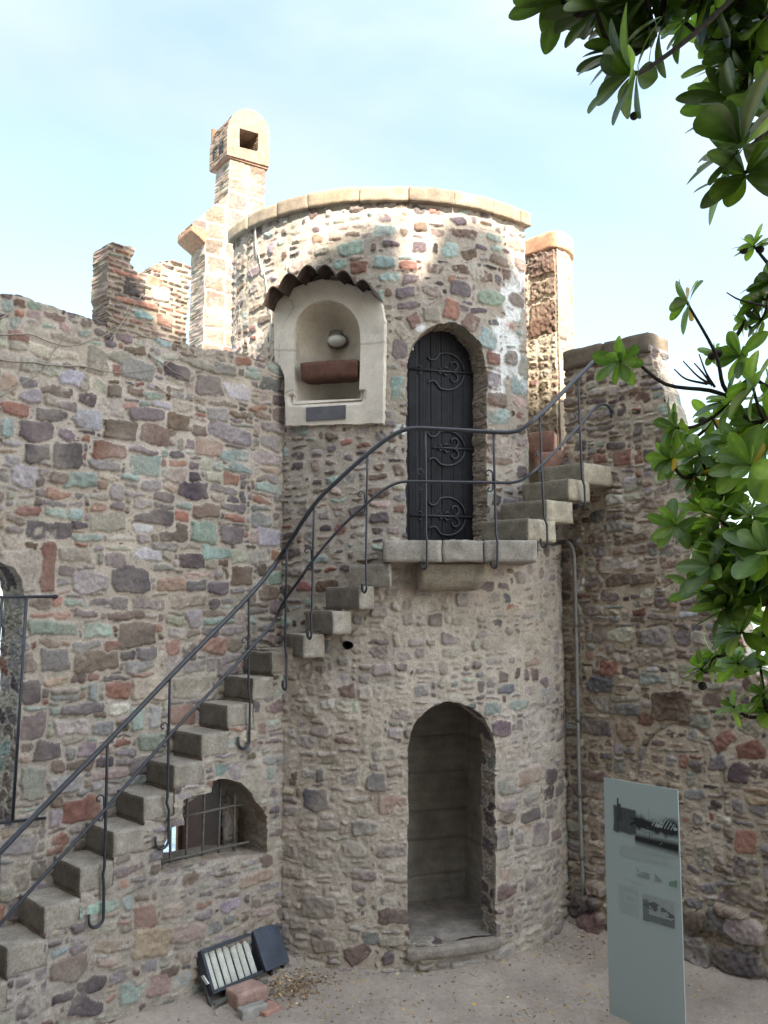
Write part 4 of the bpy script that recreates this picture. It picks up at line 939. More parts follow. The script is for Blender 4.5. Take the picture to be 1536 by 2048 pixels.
# ------------------------------------------------------------------ right wall
rw = thing('ruined_wall', 'tall sloping-ended rubble wall on the right, behind the glass panel, with a blocked arch', 'wall', (2.0, 9.65, 0))
W = Wall(RW, -.6, 5.6, -.15, 6.2, RES, 41, mortar=(176, 163, 146), level=0.007, lvar=.010, film=.14, lift=(.012, .045), w=(.08, .34), h=(.045, .16), rough=.008,
         pal=dict(purple=3, mauve=2, brown=5, tan=5, sand=3, grey=4, umber=1.6, plum=1.5, red=.6, orange=.3, green=.7, ochre=1.2, pale=.8, dark=.8))
W.pins(1180, 900, 3.413, [(225,55,142,112,'red',0,.1),(75,60,102,62,'red'),(340,50,62,92,'red',0,.1),(275,215,92,72,'pale',0,.1),(170,340,122,72,'pale',0,.1),(300,322,150,50,'sand'),(495,282,102,82,'brown'),(690,270,62,112,'red'),(310,600,184,62,'umber',14,.15),
 (550,770,154,76,'red'),(155,770,144,102,'pale'),(280,790,112,62,'pale'),(180,890,164,92,'umber'),(360,880,194,92,'brown'),(540,880,112,92,'umber'),(140,1000,142,82,'purple'),(480,1040,92,82,'plum'),(570,1060,62,52,'red'),(340,1105,112,56,'red'),
 (330,1155,132,52,'brown'),(500,1145,204,57,'purple'),(450,1275,194,132,'mauve'),(630,1275,132,122,'purple'),(210,1265,204,112,'tan'),(400,1400,194,112,'tan'),(215,1420,112,82,'sand'),(140,1490,152,104,'red'),(305,1515,172,82,'purple'),(440,1560,202,82,'green'),
 (560,1750,290,220,'umber',0,.25),(840,1700,154,112,'brown'),(385,1830,112,112,'red',-20),(260,1915,152,152,'ochre',20),(760,1850,164,102,'green'),(920,1980,170,120,'red',34,.1),(240,1770,214,92,'slate'),(90,1600,150,130,'purple'),(60,1260,110,110,'purple'),(680,1130,140,50,'white'),
 (170,520,130,70,'grey'),(60,600,130,80,'brown'),(70,690,100,90,'grey'),(200,690,80,50,'red'),(330,680,130,70,'brown'),(60,450,110,90,'slate'),(430,360,180,90,'brown'),(300,400,130,70,'tan')])
W.pins(1080, 1350, 2.934, [(1210,975,142,138,'orange',0,.05),(1235,440,172,112,'red',18),(870,840,72,62,'orange'),(1012,835,42,64,'orange'),(970,1060,104,144,'tan',0,.1),(1180,1120,92,124,'purple',0,.1),(838,950,54,64,'red'),(1200,1312,264,92,'brown'),(1290,560,150,90,'brown'),
 (610,460,70,90,'grey'),(700,400,100,50,'brown'),(800,350,130,40,'dark'),(1170,570,130,130,'plum'),(920,530,90,60,'plum'),(1030,590,70,50,'red'),(770,500,60,60,'mauve'),(1200,870,140,36,'purple'),(1280,790,110,70,'grey'),(520,200,160,70,'slate'),(330,300,180,110,'purple',0,.1),
 (360,60,160,90,'slate'),(360,170,80,90,'grey'),(340,590,180,60,'brown'),(900,760,80,60,'tan'),(1110,1310,120,80,'mauve')])
for x, y, w, h, c in ((920,1600,190,150,'grey'),(1170,1670,310,150,'purple'),(1215,1490,230,150,'mauve'),(1060,1440,150,130,'grey'),(910,1420,140,110,'brown'),(960,1750,230,130,'grey'),(1280,1830,220,170,'tan'),(330,1450,130,130,'brown'),(320,1330,110,90,'plum'),(340,1250,100,70,'brown'),(1130,1380,200,80,'brown')):
    W.pins(1080, 1350, 2.934, [(x, y, w, h, c, random.uniform(-12, 14), .55, random.uniform(.08, .17))])
W.fill()
base = np.clip(1 - (W.V - .0) / .75, 0, 1); W.mlev += -.02 * base
ca, ra = RW.uv(1345, 1560), None; rl, rt = RW.uv(1257, 1560), RW.uv(1360, 1447)
ar = poly_sdf(W.U, W.V, pxpoly(RW, arch_px(1272, 1448, 1800, 1575, 1447, 14)))
W.mlev += np.where(ar < 0, .012, 0) - .03 * np.exp(-(ar / .02) ** 2) * (W.V > RW.uv(1350, 1580)[1])
pts = [(1090, 960), (1131, 925), (1131, 735), (1302, 690), (1310, 735), (1327, 783), (1342, 822), (1354, 855), (1368, 890), (1392, 945), (1405, 985), (1428, 1040), (1440, 1110), (1462, 1190), (1480, 1260), (1500, 1330), (1545, 1385), (1640, 1440), (1760, 1500), (1900, 1540)]
pol = pxpoly(RW, pts); pol = np.vstack([pol, [[5.55, pol[-1][1]], [5.55, -.2], [-.58, -.2], [-.58, 4.0], [pol[0][0], 4.0]]])
f = poly_sdf(W.U, W.V, pol) + edge_noise(W, .016)
def bulge(s, h, col): return h + .10 * base * (fbm(s.nv, s.nu, 30, s.r, 2) * .5 + .3), col
W.finish(f, 'wall_face', M_wall, rw, skirt=.32, extra=bulge)
# capping stone
a = Acc(); z1 = RW.uv(1301, 664)[1]; z0 = RW.uv(1301, 706)[1]; uA, uB = RW.uv(1129, 720)[0], RW.uv(1303, 680)[0]
for ua, ub2 in ((uA, uA + .50), (uA + .505, uB)):
    q = lambda u, v, h: RW.at(u, v, h)
    a.block(quadfn(q(ua, z0, .05), q(ub2, z0, .05), q(ua, z0, -.38), q(ub2, z0, -.38), q(ua, z1, .05), q(ub2, z1, .05), q(ua, z1, -.38), q(ub2, z1, -.38)), (12, 7, 5), .009, .05, lin(104, 94, 82), 9)
a.build('capping_stone', M_ash, rw)

# ------------------------------------------------------------------ turret behind the tower
A2 = xy_at(1126, 10.3); 
tu = thing('turret', 'narrow curved turret of plastered rubble with an orange stone cap behind the round tower', 'turret', (*A2, 0))
aA = R(32); rT = .54; cT = A2 - rT * np.array([math.sin(aA), -math.cos(aA)])
TD = Drum(cT, rT); TE_ = Flat(A2 - np.array([.7071, -.7071]) * .56, (1, -1))
zc1, zc0 = zt(462, A2[1]), zt(482, A2[1]); zc0 = zc1 - .22
W = Wall(TD, aA * rT, 2.9 * rT, 4.0, zc0 + .02, .012, 51, mortar=(150, 139, 122), level=.022, lvar=.008, film=.35, filmk=.9, lift=(.012, .03), pal=dict(pink=2, tan=2, sand=2, brown=1))
W.fill(); f = poly_sdf(W.U, W.V, np.array([(aA * rT, 4.01), (2.88 * rT, 4.01), (2.88 * rT, zc0 + .01), (aA * rT, zc0 + .01)]))
W.finish(f, 'curved_wall', M_wall, tu, skirt=.2, skirt_n=2)
W = Wall(TE_, -.05, .58, 4.0, zc0 + .02, .010, 52, mortar=(160, 150, 134), level=.012, lvar=.012, film=.0, lift=(.02, .045), rough=.011, w=(.12, .3), h=(.10, .2), gap=.03, pal=dict(brown=3, umber=4, tan=2, pink=1))
for py, hpx, cN in ((535, 40, 'umber'), (580, 36, 'umber'), (630, 52, 'umber'), (655, 36, 'umber'), (520, 30, 'brown')):
    W.pins(0, 0, 1, [(1082, py, 44, hpx, cN, 0, .2), (1110, py - 8, 34, hpx, cN, 0, .2)])
W.mark(.28, 4.8, .7, 1.2); W.fill()
W.mlev += .02 * (W.V < TE_.uv(1090, 670)[1])
f = poly_sdf(W.U, W.V, np.array([(-.04, 4.01), (.555, 4.01), (.555, zc0 + .01), (-.04, zc0 + .01)])) + edge_noise(W, .006)
W.finish(f, 'end_wall', M_wall, tu, skirt=.2, skirt_n=2)
a = Acc()
q = lambda u, v, h: TE_.at(u, v, h)
a.block(quadfn(q(-.06, zc0, .05), q(.585, zc0, .05), q(-.06, zc0, -.2), q(.56, zc0, -.25), q(-.06, zc1, .05), q(.585, zc1, .05), q(-.06, zc1, -.2), q(.56, zc1, -.25)), (12, 5, 6), .012, .05, lin(160, 124, 100), 12)
def capr(aa, b, c):
    ang = aA - .04 + (2.9 - aA) * aa; r_ = rT + .05 - .3 * b
    return (cT[0] + r_ * math.sin(ang), cT[1] - r_ * math.cos(ang), zc0 + (zc1 - zc0) * c)
a.block(capr, (22, 3, 4), .006, .05, lin(184, 152, 126), 12); a.build('cap', M_ash, tu)
a = Acc(); zb = zt(524, 10.5); a.tube([(*xy_at(1040, 10.5), zb - .01), (*xy_at(1066, 10.55), zb + .01)], .018, 6); tag(a.build('tie_rod', M_iron), 'short dark iron rod bridging the gap between tower and turret', 'rod')

# ------------------------------------------------------------------ chimney
ph_ = R(35); ce = np.array([math.cos(ph_), math.sin(ph_)]); cs = np.array([math.sin(ph_), -math.cos(ph_)])
pR = xy_at(470, 11.95)
CF = Flat(pR, ce)
ch = thing('chimney', 'pale stone chimney with round-topped vented hood rising behind the round tower', 'chimney', (*CF.px(405, 690)[:2], 0))
def ashlar(W, rows, joints, pal):
    v = W.V.max()
    z = W.v0; i = 0
    while z < W.V.max():
        hgt = rows[i % len(rows)]; u = W.u0 - (.22 if i % 2 else .05)
        while u < W.U.max():
            w = joints[(i * 3 + int(u * 10)) % len(joints)]; W.stone(u + w / 2, z + hgt / 2, w - .012, hgt - .012, lin(*pal[int(W.r.integers(len(pal)))]), 0, .016, .04); u += w
        z += hgt; i += 1
pal = [(132, 108, 88), (126, 105, 87), (136, 112, 93), (120, 99, 82), (128, 107, 93)]
stl = dict(pal=dict(pink=2, ochre=2, tan=1), mortar=(160, 150, 136), level=.011, lvar=.003, film=.0, gap=.01, warp=.006, edge=.012, rough=.004)
W = Wall(CF, -1.4, .6, 5.2, CF.uv(490, 330)[1] + .1, .011, 61, **stl); ashlar(W, [.25, .22, .27], [.42, .30, .5], pal)
rt_ = CF.uv(529, 340)[0]
pol = [tuple(CF.uv(x, y)) for x, y in ((404, 700), (410, 468), (405, 470), (381, 449), (456, 389), (459, 318))] + [(rt_, CF.uv(528, 325)[1]), (rt_, 5.3), (CF.uv(404, 700)[0], 5.3)]
f = poly_sdf(W.U, W.V, np.array(pol)) + edge_noise(W, .004)
W.finish(f, 'shaft', M_ash, ch, skirt=.46, skirt_n=6)
# projecting drip stone on the dark side of the shaft
zA, zB = CF.uv(381, 447)[1], CF.uv(405, 500)[1]; uL = CF.uv(408, 470)[0]
a = Acc(); q = lambda u, v, h: CF.at(u, v, h)
a.block(quadfn(q(uL - .19, zA - .10, .015), q(uL + .05, zA - .26, .015), q(uL - .19, zA - .10, -.50), q(uL + .05, zA - .26, -.50), q(uL - .19, zA + .0, .015), q(uL + .06, zA - .02, .015), q(uL - .19, zA + .0, -.50), q(uL + .06, zA - .02, -.50)), (5, 9, 5), .008, .05, lin(150, 118, 96), 9)
a.build('drip_stone', M_ash, ch)
HF = Flat(pR + cs * .055, ce)
hp = [(454, 309), (455, 262), (458, 244), (466, 229), (480, 219), (496, 217), (512, 222), (526, 234), (536, 250), (540, 268), (539, 290), (538, 333)]
W = Wall(HF, HF.uv(450, 300)[0] - .1, HF.uv(545, 300)[0] + .1, HF.uv(500, 340)[1] - .1, HF.uv(500, 210)[1] + .1, .010, 62, mortar=(204, 178, 156), level=.0, lvar=.003, film=0, warp=.003, edge=.01, rough=.003, pal=dict(pink=1))
h_ = W.nz * .002; cl = lin(138, 120, 106)[None, None] * (1 + .06 * W.nz + .05 * fbm(W.nv, W.nu, 20, W.r, 3))[..., None]
cl = cl * np.where(W.V < HF.uv(500, 300)[1], .93, 1.0)[..., None]
f = cutout(poly_sdf(W.U, W.V, pxpoly(HF, hp)), poly_sdf(W.U, W.V, pxpoly(HF, [(479, 256), (517, 267), (516, 303), (479, 294)])))
hood = relief('hood', HF, W.U, W.V, .010, h_, cl, f, M_ash, ch, .60, 8)
a = Acc(); hu0, hu1 = HF.uv(455, 290)[0], HF.uv(540, 290)[0]; hz0, hz1 = HF.uv(496, 318)[1], HF.uv(496, 222)[1]
a.box(HF.at((hu0 + hu1) / 2, (hz0 + hz1) / 2 - .03, -.57), HF.e * (hu1 - hu0) / 2 * .97, HF.n * .02, up * (hz1 - hz0) / 2 * .8, lin(120, 96, 80))
a.box(HF.at((hu0 + hu1) / 2, hz0 - .03, -.30), HF.e * (hu1 - hu0) / 2 * .97, HF.n * .28, up * .02, lin(140, 110, 92))
a.build('hood_base', M_ash, ch, False)
a = Acc()
for q_ in (.20, .42): a.box(HF.at(hu0 - .001, HF.uv(455, 283)[1], -q_), HF.e * .006, HF.n * .07, up * .09, (.012, .011, .010))
a.build('side_vent', M_door, ch, False)
# ------------------------------------------------------------------ iron railing: a curtain standing over the outer ends of the steps
RP = [LW_low.at(-6.0, 0, .05)[:2], LW_low.at(uvk[0, 0] + .02, 0, .05)[:2], on_circle(607, 2.50), on_circle(665, 2.50), on_circle(718, 2.50), xy_at(768, YL - .03), np.array([1.40, YL - .03]), p0 + np.array([.06, -.06]), p0 + (d0 * 1.25) + np.array([.03, -.03])]
def rail(px, py):
    r = ray(px, py); best = None
    for A, Bq in zip(RP[:-1], RP[1:]):
        d = Bq - A; M = np.array([[r[0], -d[0]], [r[1], -d[1]]])
        if abs(np.linalg.det(M)) < 1e-9: continue
        t, s = np.linalg.solve(M, A)
        if t > 0 and -0.02 <= s <= 1.02 and (best is None or t < best): best = t
    return CAMP + r * best
def dense(P, k):
    P = [np.array([x, y, 0.0]) for x, y in P]; return smooth_path(P, k)[:, :2]
rl_ = thing('iron_railing', 'dark wrought iron handrail with scrolled balusters following the stone staircase up to the right', 'railing', (*RP[1], 0))
hand = [(-120, 1835), (-60, 1770), (0, 1704), (110, 1590), (215, 1484), (340, 1353), (420, 1272), (498, 1192), (539, 1144), (574, 1092), (628, 1010), (680, 957), (735, 908), (775, 877), (800, 863), (822, 857), (860, 857), (985, 864), (1022, 864), (1046, 856), (1085, 825), (1120, 790), (1155, 754), (1172, 738), (1190, 720)]
low = [(-120, 1985), (-60, 1920), (0, 1849), (110, 1727), (211, 1618), (340, 1470), (420, 1385), (498, 1300), (543, 1250), (568, 1203), (600, 1158), (628, 1118), (680, 1057), (735, 1006), (770, 978), (795, 966), (820, 963), (900, 964), (985, 965), (1024, 965), (1050, 956), (1085, 927), (1125, 887), (1160, 850), (1182, 824), (1200, 810), (1214, 811), (1224, 824)]
flatbar = dict(n=8)
a = Acc(); a.tube([rail(*q) for q in dense(hand, 5)], .021, 8); a.build('handrail', M_iron, rl_)
a = Acc(); a.tube([rail(*q) for q in dense(low, 5)], .014, 8)
q = rail(1222, 822); a.tube([q + np.array([0, 0, -.07]), q + np.array([.02, .04, 0]), q + np.array([.01, .03, .08])], [.012, .022, .010], 6); a.build('lower_rail', M_iron, rl_)
BAL = [([(-2, 1706), (-6, 1900)], -4), ([(215, 1486), (209, 1735), (206, 1750), (208, 1775), (207, 1835)], 211), ([(340, 1355), (335, 1595), (333, 1605), (338, 1620), (337, 1680)], 338), ([(498, 1193), (497, 1380), (500, 1400), (499, 1482)], 498),
       ([(574, 1094), (570, 1290), (573, 1315), (573, 1370)], 571), ([(628, 1011), (624, 1215), (622, 1230), (623, 1268)], 626), ([(735, 909), (732, 1115), (732, 1130), (733, 1175)], 733),
       ([(851, 858), (852, 1066), (854, 1085), (854, 1128)], 851), ([(987, 864), (992, 1066), (995, 1085), (995, 1126)], 989), ([(1079, 832), (1088, 1034), (1094, 1050), (1095, 1085)], 1084), ([(1156, 755), (1164, 956), (1169, 972), (1170, 1003)], 1160)]
lowd = dense(low, 5); handd = dense(hand, 5)
for i, (P, xl) in enumerate(BAL):
    a = Acc(); P = [np.array(p, float) for p in P]
    P3 = [rail(*p) for p in P]
    pts = [P3[0]] + [P3[0] + (P3[1] - P3[0]) * t for t in (.25, .5, .75)] + P3[1:] if len(P3) > 1 else P3
    e = pts[-1]; down = np.array([0, 0, -1.0])
    if i == 0: hook = []
    else:
        # hook turning back under the step: to the left and inwards along the wall direction
        k = .045 if i > 3 else .06
        out = (np.array([-.74, -.67, 0]) if i <= 3 else (np.array([-.45, .55, 0]) if i in (4, 5, 6) else np.array([-.6, .55, 0])))
        hook = [e + down * k * math.sin(t) + out * k * (1 - math.cos(t)) for t in np.linspace(.3, math.pi, 8)] + [e + out * 2 * k + np.array([0, 0, k * .8])]
    a.tube(pts + hook, .0135, 4); b = a.build('baluster', M_iron, rl_)
    yl = np.interp(xl, lowd[:, 0], lowd[:, 1]); c = rail(xl, yl)
    dx = rail(xl + 8, yl)[:2] - c[:2]; dx = np.array([*(dx / np.linalg.norm(dx)), 0])
    a = Acc()
    for sg in (1, -1):
        sp_ = [(-.012, .0), (-.016, .05)] + [(-.055 + r_ * math.cos(t), .085 + r_ * math.sin(t)) for r_, t in zip(np.linspace(.040, .013, 14), np.linspace(-.2, 5.2, 14))] if sg > 0 else [(-.012, -.0), (-.016, -.035)] + [(-.045 + r_ * math.cos(t), -.06 + r_ * math.sin(t)) for r_, t in zip(np.linspace(.030, .010, 12), np.linspace(.2, -5.0, 12))]
        a.tube([c + dx * x + up * z for x, z in sp_], .0075, 5)
    a.build('scroll', M_iron, b)

# ------------------------------------------------------------------ grilles
gr = thing('window_grille', 'rusty iron bar grille in the low arched window under the stairs', 'grille', LW_low.px(450, 1700, -.17))
def wpt(x, y, h): return LW_low.px(280 + x / 4.8, 1520 + y / 4.8, h)
for P in ([(285, 1066), (290, 900), (292, 640)], [(440, 1022), (445, 800), (452, 330)], [(598, 985), (604, 760), (622, 180)], [(752, 946), (758, 700), (778, 150)], [(900, 910), (905, 600), (908, 400), (909, 360), (909, 312)]):
    a = Acc(); n_ = len(P); rad = [.012] * n_
    if n_ == 5: rad = [.013, .013, .013, .026, .002]
    a.tube([wpt(x, y, -.16) for x, y in P], rad, 6, (.06, .05, .045)); a.build('bar', M_rust, gr)
for P in ([(150, 990), (440, 925), (740, 850), (1040, 788)], [(420, 540), (620, 500), (880, 440), (1000, 430)]):
    a = Acc(); a.tube([wpt(x, y, -.150) for x, y in P], .013, 6); a.build('cross_bar', M_rust, gr)
gd = thing('window_guard', 'plain dark iron guard rail across the tall arched opening at the left edge', 'railing', LW_up.px(40, 1650, .05))
for P, e_, r_ in (([(-200, 1196), (112, 1193)], (104, 1195), .020), ([(-200, 1668), (90, 1636)], (86, 1637), .014)):
    a = Acc(); a.tube([LW_up.px(x, y, .05) for x, y in P], .013, 6)
    a.tube([LW_up.px(*P[1], .055), LW_up.px(*e_, -.05)], r_, 6); a.build('rail', M_iron, gd)
for P in ([(53, 1194), (25, 1645)], [(4, 1194), (-32, 1650)], [(-50, 1194), (-95, 1656)], [(-105, 1195), (-160, 1663)]):
    a = Acc(); a.tube([LW_up.px(x, y, .05) for x, y in P], .013, 6); a.build('bar', M_iron, gd)

# ------------------------------------------------------------------ drainpipe
pp = thing('drainpipe', 'thin grey drainpipe running down the corner between tower and right wall', 'pipe', (*xy_at(1168, 9.5), 0))
P = [(1128, 1082), (1138, 1086), (1146, 1100), (1149, 1130), (1152, 1250), (1155, 1400), (1158, 1550), (1163, 1700), (1168, 1838)]
P3 = [RW.px(x, y, .06) for x, y in P]; P3[0] = RW.px(*P[0], -.05)
a = Acc(); a.tube(smooth_path(P3, 4), .019, 10); a.build('pipe', M_pipe, pp)
for y in (1250, 1440, 1590, 1715):
    x = np.interp(y, [q[1] for q in P], [q[0] for q in P]); c0, c1_ = RW.px(x, y - 3, .06), RW.px(x, y + 4, .06)
    a = Acc(); a.tube([c0, c1_], .026, 10); a.box((c0 + c1_) / 2 - RW.n * .04, RW.e * .012, RW.n * .03, up * .01); a.build('bracket', M_rust, pp)
a = Acc(); c0 = RW.px(1168, 1832, .06); a.tube([c0 + up * .02, c0 - up * .05], .028, 10); a.build('pipe_shoe', M_pipe, pp)

# ------------------------------------------------------------------ glass information panel
g0 = ground_px(1217, 2028); zt_p = at_y(1207, 1555, g0[1])[2]
TL = at_y(1207, 1555, g0[1]); r = ray(1355, 1580); TR = CAMP + r * ((zt_p - EYE) / r[2])
pe = (TR - TL)[:2]; pw_ = np.linalg.norm(pe); PF = Flat(TL[:2], pe); phh = zt_p
print('panel', pw_, phh)
ip = thing('information_panel', 'tall frosted glass information panel with faded old photographs standing by the wall', 'information panel', (*TL[:2], 0))
a = Acc(); a.box(PF.at(pw_ / 2, phh / 2 - .03, -.006), PF.e * pw_ / 2, PF.n * .006, up * (phh / 2 + .03), (.3, .4, .4)); a.build('glass_sheet', M_glass, ip, False)
ni, nj = 150, 380; xs = (np.arange(ni) + .5) / ni; ys = (np.arange(nj) + .5) / nj * .5; X, Y = np.meshgrid(xs, ys)      # y measured down from the top, in panel heights
rp = np.random.default_rng(9); nA = fbm(nj, ni, 26, rp, 4); nB = fbm(nj, ni, 9, rp, 3)
ink = np.zeros((nj, ni)); tone = np.full((nj, ni, 3), .02)
def area(m, d, c=(.010, .010, .011)): 
    m = np.clip(m, 0, 1) * d; ink[:] = np.maximum(ink, m); tone[m > .05] = c
sm = lambda x, e=.012: np.clip(x / e * .5 + .5, 0, 1)
area(sm(X - .13) * sm(.13 + .02 * nA - np.abs(Y - .125) * 3.2) * sm(.45 - X), .85)
area(sm(X - .36 - .05 * nB) * sm(Y - .098 - .012 * nA) * sm(.148 - Y + .006 * nB) * (nB > -.75), .97)
area(sm(X - .42) * sm(Y - .158) * sm(.192 + .012 * (X - .5) - Y) * (nB > -.9), .98)
area((np.abs(X - .19 + (Y - .1) * .1) < .012) & (Y > .055) & (Y < .168), .9); area((np.abs(X - .225) < .03) & (np.abs(Y - .108) < .022), .9); area(((X - .22) / .018) ** 2 + ((Y - .078) / .006) ** 2 < 1, .9)
for x0_, y0_ in ((.12, .165), (.15, .165)): area((np.abs(X - x0_ - (y0_ - Y) * .9) < .008) & (Y > .125) & (Y < y0_), .85)
area((np.abs(X - .625) < .005) & (Y > .07) & (Y < .19), .9); area((np.abs(X - .40) < .003) & (Y > .06) & (Y < .11), .6)
lat = (np.sin(X * 150 + Y * 330) > .35) & (X > .66) & (X < .96) & (Y > .09 + .12 * np.abs(X - .82)) & (Y < .125)
ink[lat] *= .25
area((X > .5) & (X < .92) & (Y > .345) & (Y < .432), .38, (.12, .11, .11)); area((X > .5) & (X < .92) & (Y > .362 + .02 * np.abs(X - .66) / .2) & (Y < .382 + .06 * (X - .5)) & (nB > -.4), .85, (.04, .04, .045)); area((X > .5) & (X < .92) & (Y > .405) & (Y < .428) & (nA > -.6), .75, (.05, .05, .055)); area((X > .5) & (X < .585) & (Y > .362) & (Y < .43), .7, (.04, .04, .045))
area((X > .43) & (X < .61) & (Y > .278 - .012 * (X < .47)) & (Y < .296) & (nB > -.6), .6, (.08, .09, .10)); area((X > .67) & (X < .77) & (Y > .27 + .2 * (X - .67)) & (Y < .298), .55, (.09, .09, .10)); area((X > .86) & (X < .97) & (Y > .275 + .1 * (.97 - X)) & (Y < .30), .7, (.03, .13, .06))
txt = (np.sin(Y * 1500) > 0) & (rp.random((nj, ni)) > .45)
area((X > .2) & (X < .9) & (Y > .205) & (Y < .245) & txt, .10, (.35, .2, .2)); area((X > .17) & (X < .45) & (Y > .335) & (Y < .43) & txt, .14, (.1, .1, .1)); area((X > .3) & (X < .55) & (Y > .312) & (Y < .318), .18, (.4, .15, .15))
area(((X - .83) / .03) ** 2 + ((Y - .487) / .006) ** 2 < 1, .5)
bgc = np.array([.35, .42, .41]); pcx = bgc[None, None] * (1 - ink[..., None]) + tone * (1 + .3 * nB[..., None]) * ink[..., None]
keepm = ink > .08
gu_ = np.arange(ni + 1) / ni * pw_ * .985 + pw_ * .008; gv_ = phh - np.arange(nj + 1) / nj * .65 * phh - .012
GU, GV = np.meshgrid(gu_, gv_); VP = PF.at(GU, GV, .0022).reshape(-1, 3); idp = np.arange((ni + 1) * (nj + 1)).reshape(nj + 1, ni + 1)
jj, ii = np.nonzero(keepm); Fp = np.stack([idp[jj + 1, ii], idp[jj + 1, ii + 1], idp[jj, ii + 1], idp[jj, ii]], 1)
pk = np.zeros((nj + 1, ni + 1, 3)); pk[:-1, :-1] = pcx; pk[-1] = bgc; pk[:, -1] = bgc
yc_, xc_ = Y[jj, ii], X[jj, ii]
for nm_, sel in (('printed_photograph', yc_ < .2), ('printed_text', (yc_ >= .2) & (yc_ < .26)), ('printed_photograph', (yc_ >= .26) & (yc_ < .308) & (xc_ < .64)), ('printed_photograph', (yc_ >= .26) & (yc_ < .308) & (xc_ >= .64) & (xc_ < .81)),
                 ('printed_photograph', (yc_ >= .26) & (yc_ < .308) & (xc_ >= .81)), ('printed_text', (yc_ >= .308) & (yc_ < .325)), ('printed_text', (yc_ >= .325) & (xc_ < .475) & (yc_ < .46)), ('printed_photograph', (yc_ >= .325) & (xc_ >= .475) & (yc_ < .46))):
    Fs = Fp[sel]; used = np.unique(Fs)
    if len(used) == 0: continue
    rmp = -np.ones((ni + 1) * (nj + 1), int); rmp[used] = np.arange(len(used))
    raw_mesh(nm_, VP[used], rmp[Fs], M_print, ip, np.clip(pk.reshape(-1, 3)[used], 0, 1), False)

# ------------------------------------------------------------------ floodlight on the ground
FG = ground_px(470, 1990); fe_ = np.array([math.sin(R(40)), math.cos(R(40)), 0]); nf_ = np.array([math.cos(R(40)), -math.sin(R(40)), 0])
fN = nf_ * math.cos(R(30)) + up * math.sin(R(30)); fU = up * math.cos(R(30)) - nf_ * math.sin(R(30))
fl_ = thing('floodlight', 'large dark floodlight with white louvre slats propped on bricks below the stairs', 'floodlight', (FG[0], FG[1], 0))
q = at_y(464, 1925, FG[1] - .02); L_, H_ = .29, .165
def fp(x, y, z): return q + fe_ * x + fU * y + fN * z
a = Acc()
for x, y, hx, hy in ((0, H_, L_ + .012, .014), (0, -H_, L_ + .012, .014), (-L_, 0, .014, H_), (L_, 0, .014, H_)): a.box(fp(x, y, -.02), fe_ * hx, fU * hy, fN * .055)
a.build('housing', M_iron, fl_, False)
a = Acc(); a.block(lambda aa, b, c: fp((2 * aa - 1) * L_ * (.97 - .3 * (1 - c)), (2 * b - 1) * H_ * (.97 - .3 * (1 - c)), -.22 + .155 * c), (4, 4, 3), .0, .06, (.03, .03, .03)); a.build('reflector_case', M_iron, fl_)
for k in range(7):
    x = -L_ + .055 + k * (2 * L_ - .09) / 6.6
    a = Acc(); a.box(fp(x, 0, -.012 - .004 * (k % 2)), fe_ * .021, fU * (H_ - .016), fN * .004 + fe_ * .006, lin(186, 186, 176)); a.build('louvre_slat', M_paint, fl_, False)
a = Acc(); a.block(lambda aa, b, c: fp(L_ + .0 + .30 * aa - .02, (2 * b - 1) * (H_ + .015), .035 + .035 * c - .01 * aa), (5, 5, 2), .001, .04, lin(62, 68, 80)); a.build('visor_plate', M_paint, fl_)
a = Acc(); a.box(fp(-.02, -H_ - .085, .03), fe_ * .30, up * .012, nf_ * .016, lin(96, 100, 92)); a.box(fp(-.31, -.13, -.04), fe_ * .008, fU * .13, fN * .014, lin(70, 74, 70)); a.box(fp(.30, -.16, -.07), fe_ * .008, fU * .08, fN * .014, lin(50, 54, 52))
for x in (.36, .50): a.box(fp(x, -H_ - .045, 0), fe_ * .014, up * .035, nf_ * .02, lin(30, 32, 34))
a.build('bracket', M_paint, fl_, False)
for x, y in ((-L_ - .025, -.05), (L_ + .285, .02)):
    a = Acc(); a.box(fp(x, y, .0), fe_ * .007, fU * .04 - fN * .02, fN * .016, lin(205, 205, 200)); a.build('clamp', M_paint, fl_, False)

# ------------------------------------------------------------------ broken bricks
def brick(name, label, px, py, sz, rot, col, tilt=0.0, cut=True, zoff=0.0):
    g = ground_px(px, py); z0 = gz(g[0], g[1]) + zoff; c, s_ = math.cos(rot), math.sin(rot)
    X_ = np.array([c, s_, 0]) * sz[0] / 2; Y_ = np.array([-s_, c, 0]) * sz[1] / 2; Z_ = np.array([0, 0, 1.0]) * sz[2] / 2 + np.array([c, s_, 0]) * tilt
    o = np.array([g[0], g[1], z0 + sz[2] / 2 - .01]); a = Acc(); a.block(boxfn(o, X_, Y_, Z_), (9, 6, 5), .006, .06, lin(*col), 14)
    ob = a.build(name, M_brick, None); return tag(ob, label, 'brick')
brick('brick', 'pinkish block with mortar lump lying in front of the floodlight', 492, 2010, (.30, .22, .14), .75, (160, 132, 122))
brick('brick', 'thin red tile fragment lying beside the pinkish block', 535, 2022, (.20, .16, .05), .9, (162, 126, 112))
brick('mortar_lump', 'grey broken mortar lump stuck beneath the pinkish block', 505, 2030, (.24, .10, .09), .65, (148, 144, 138))

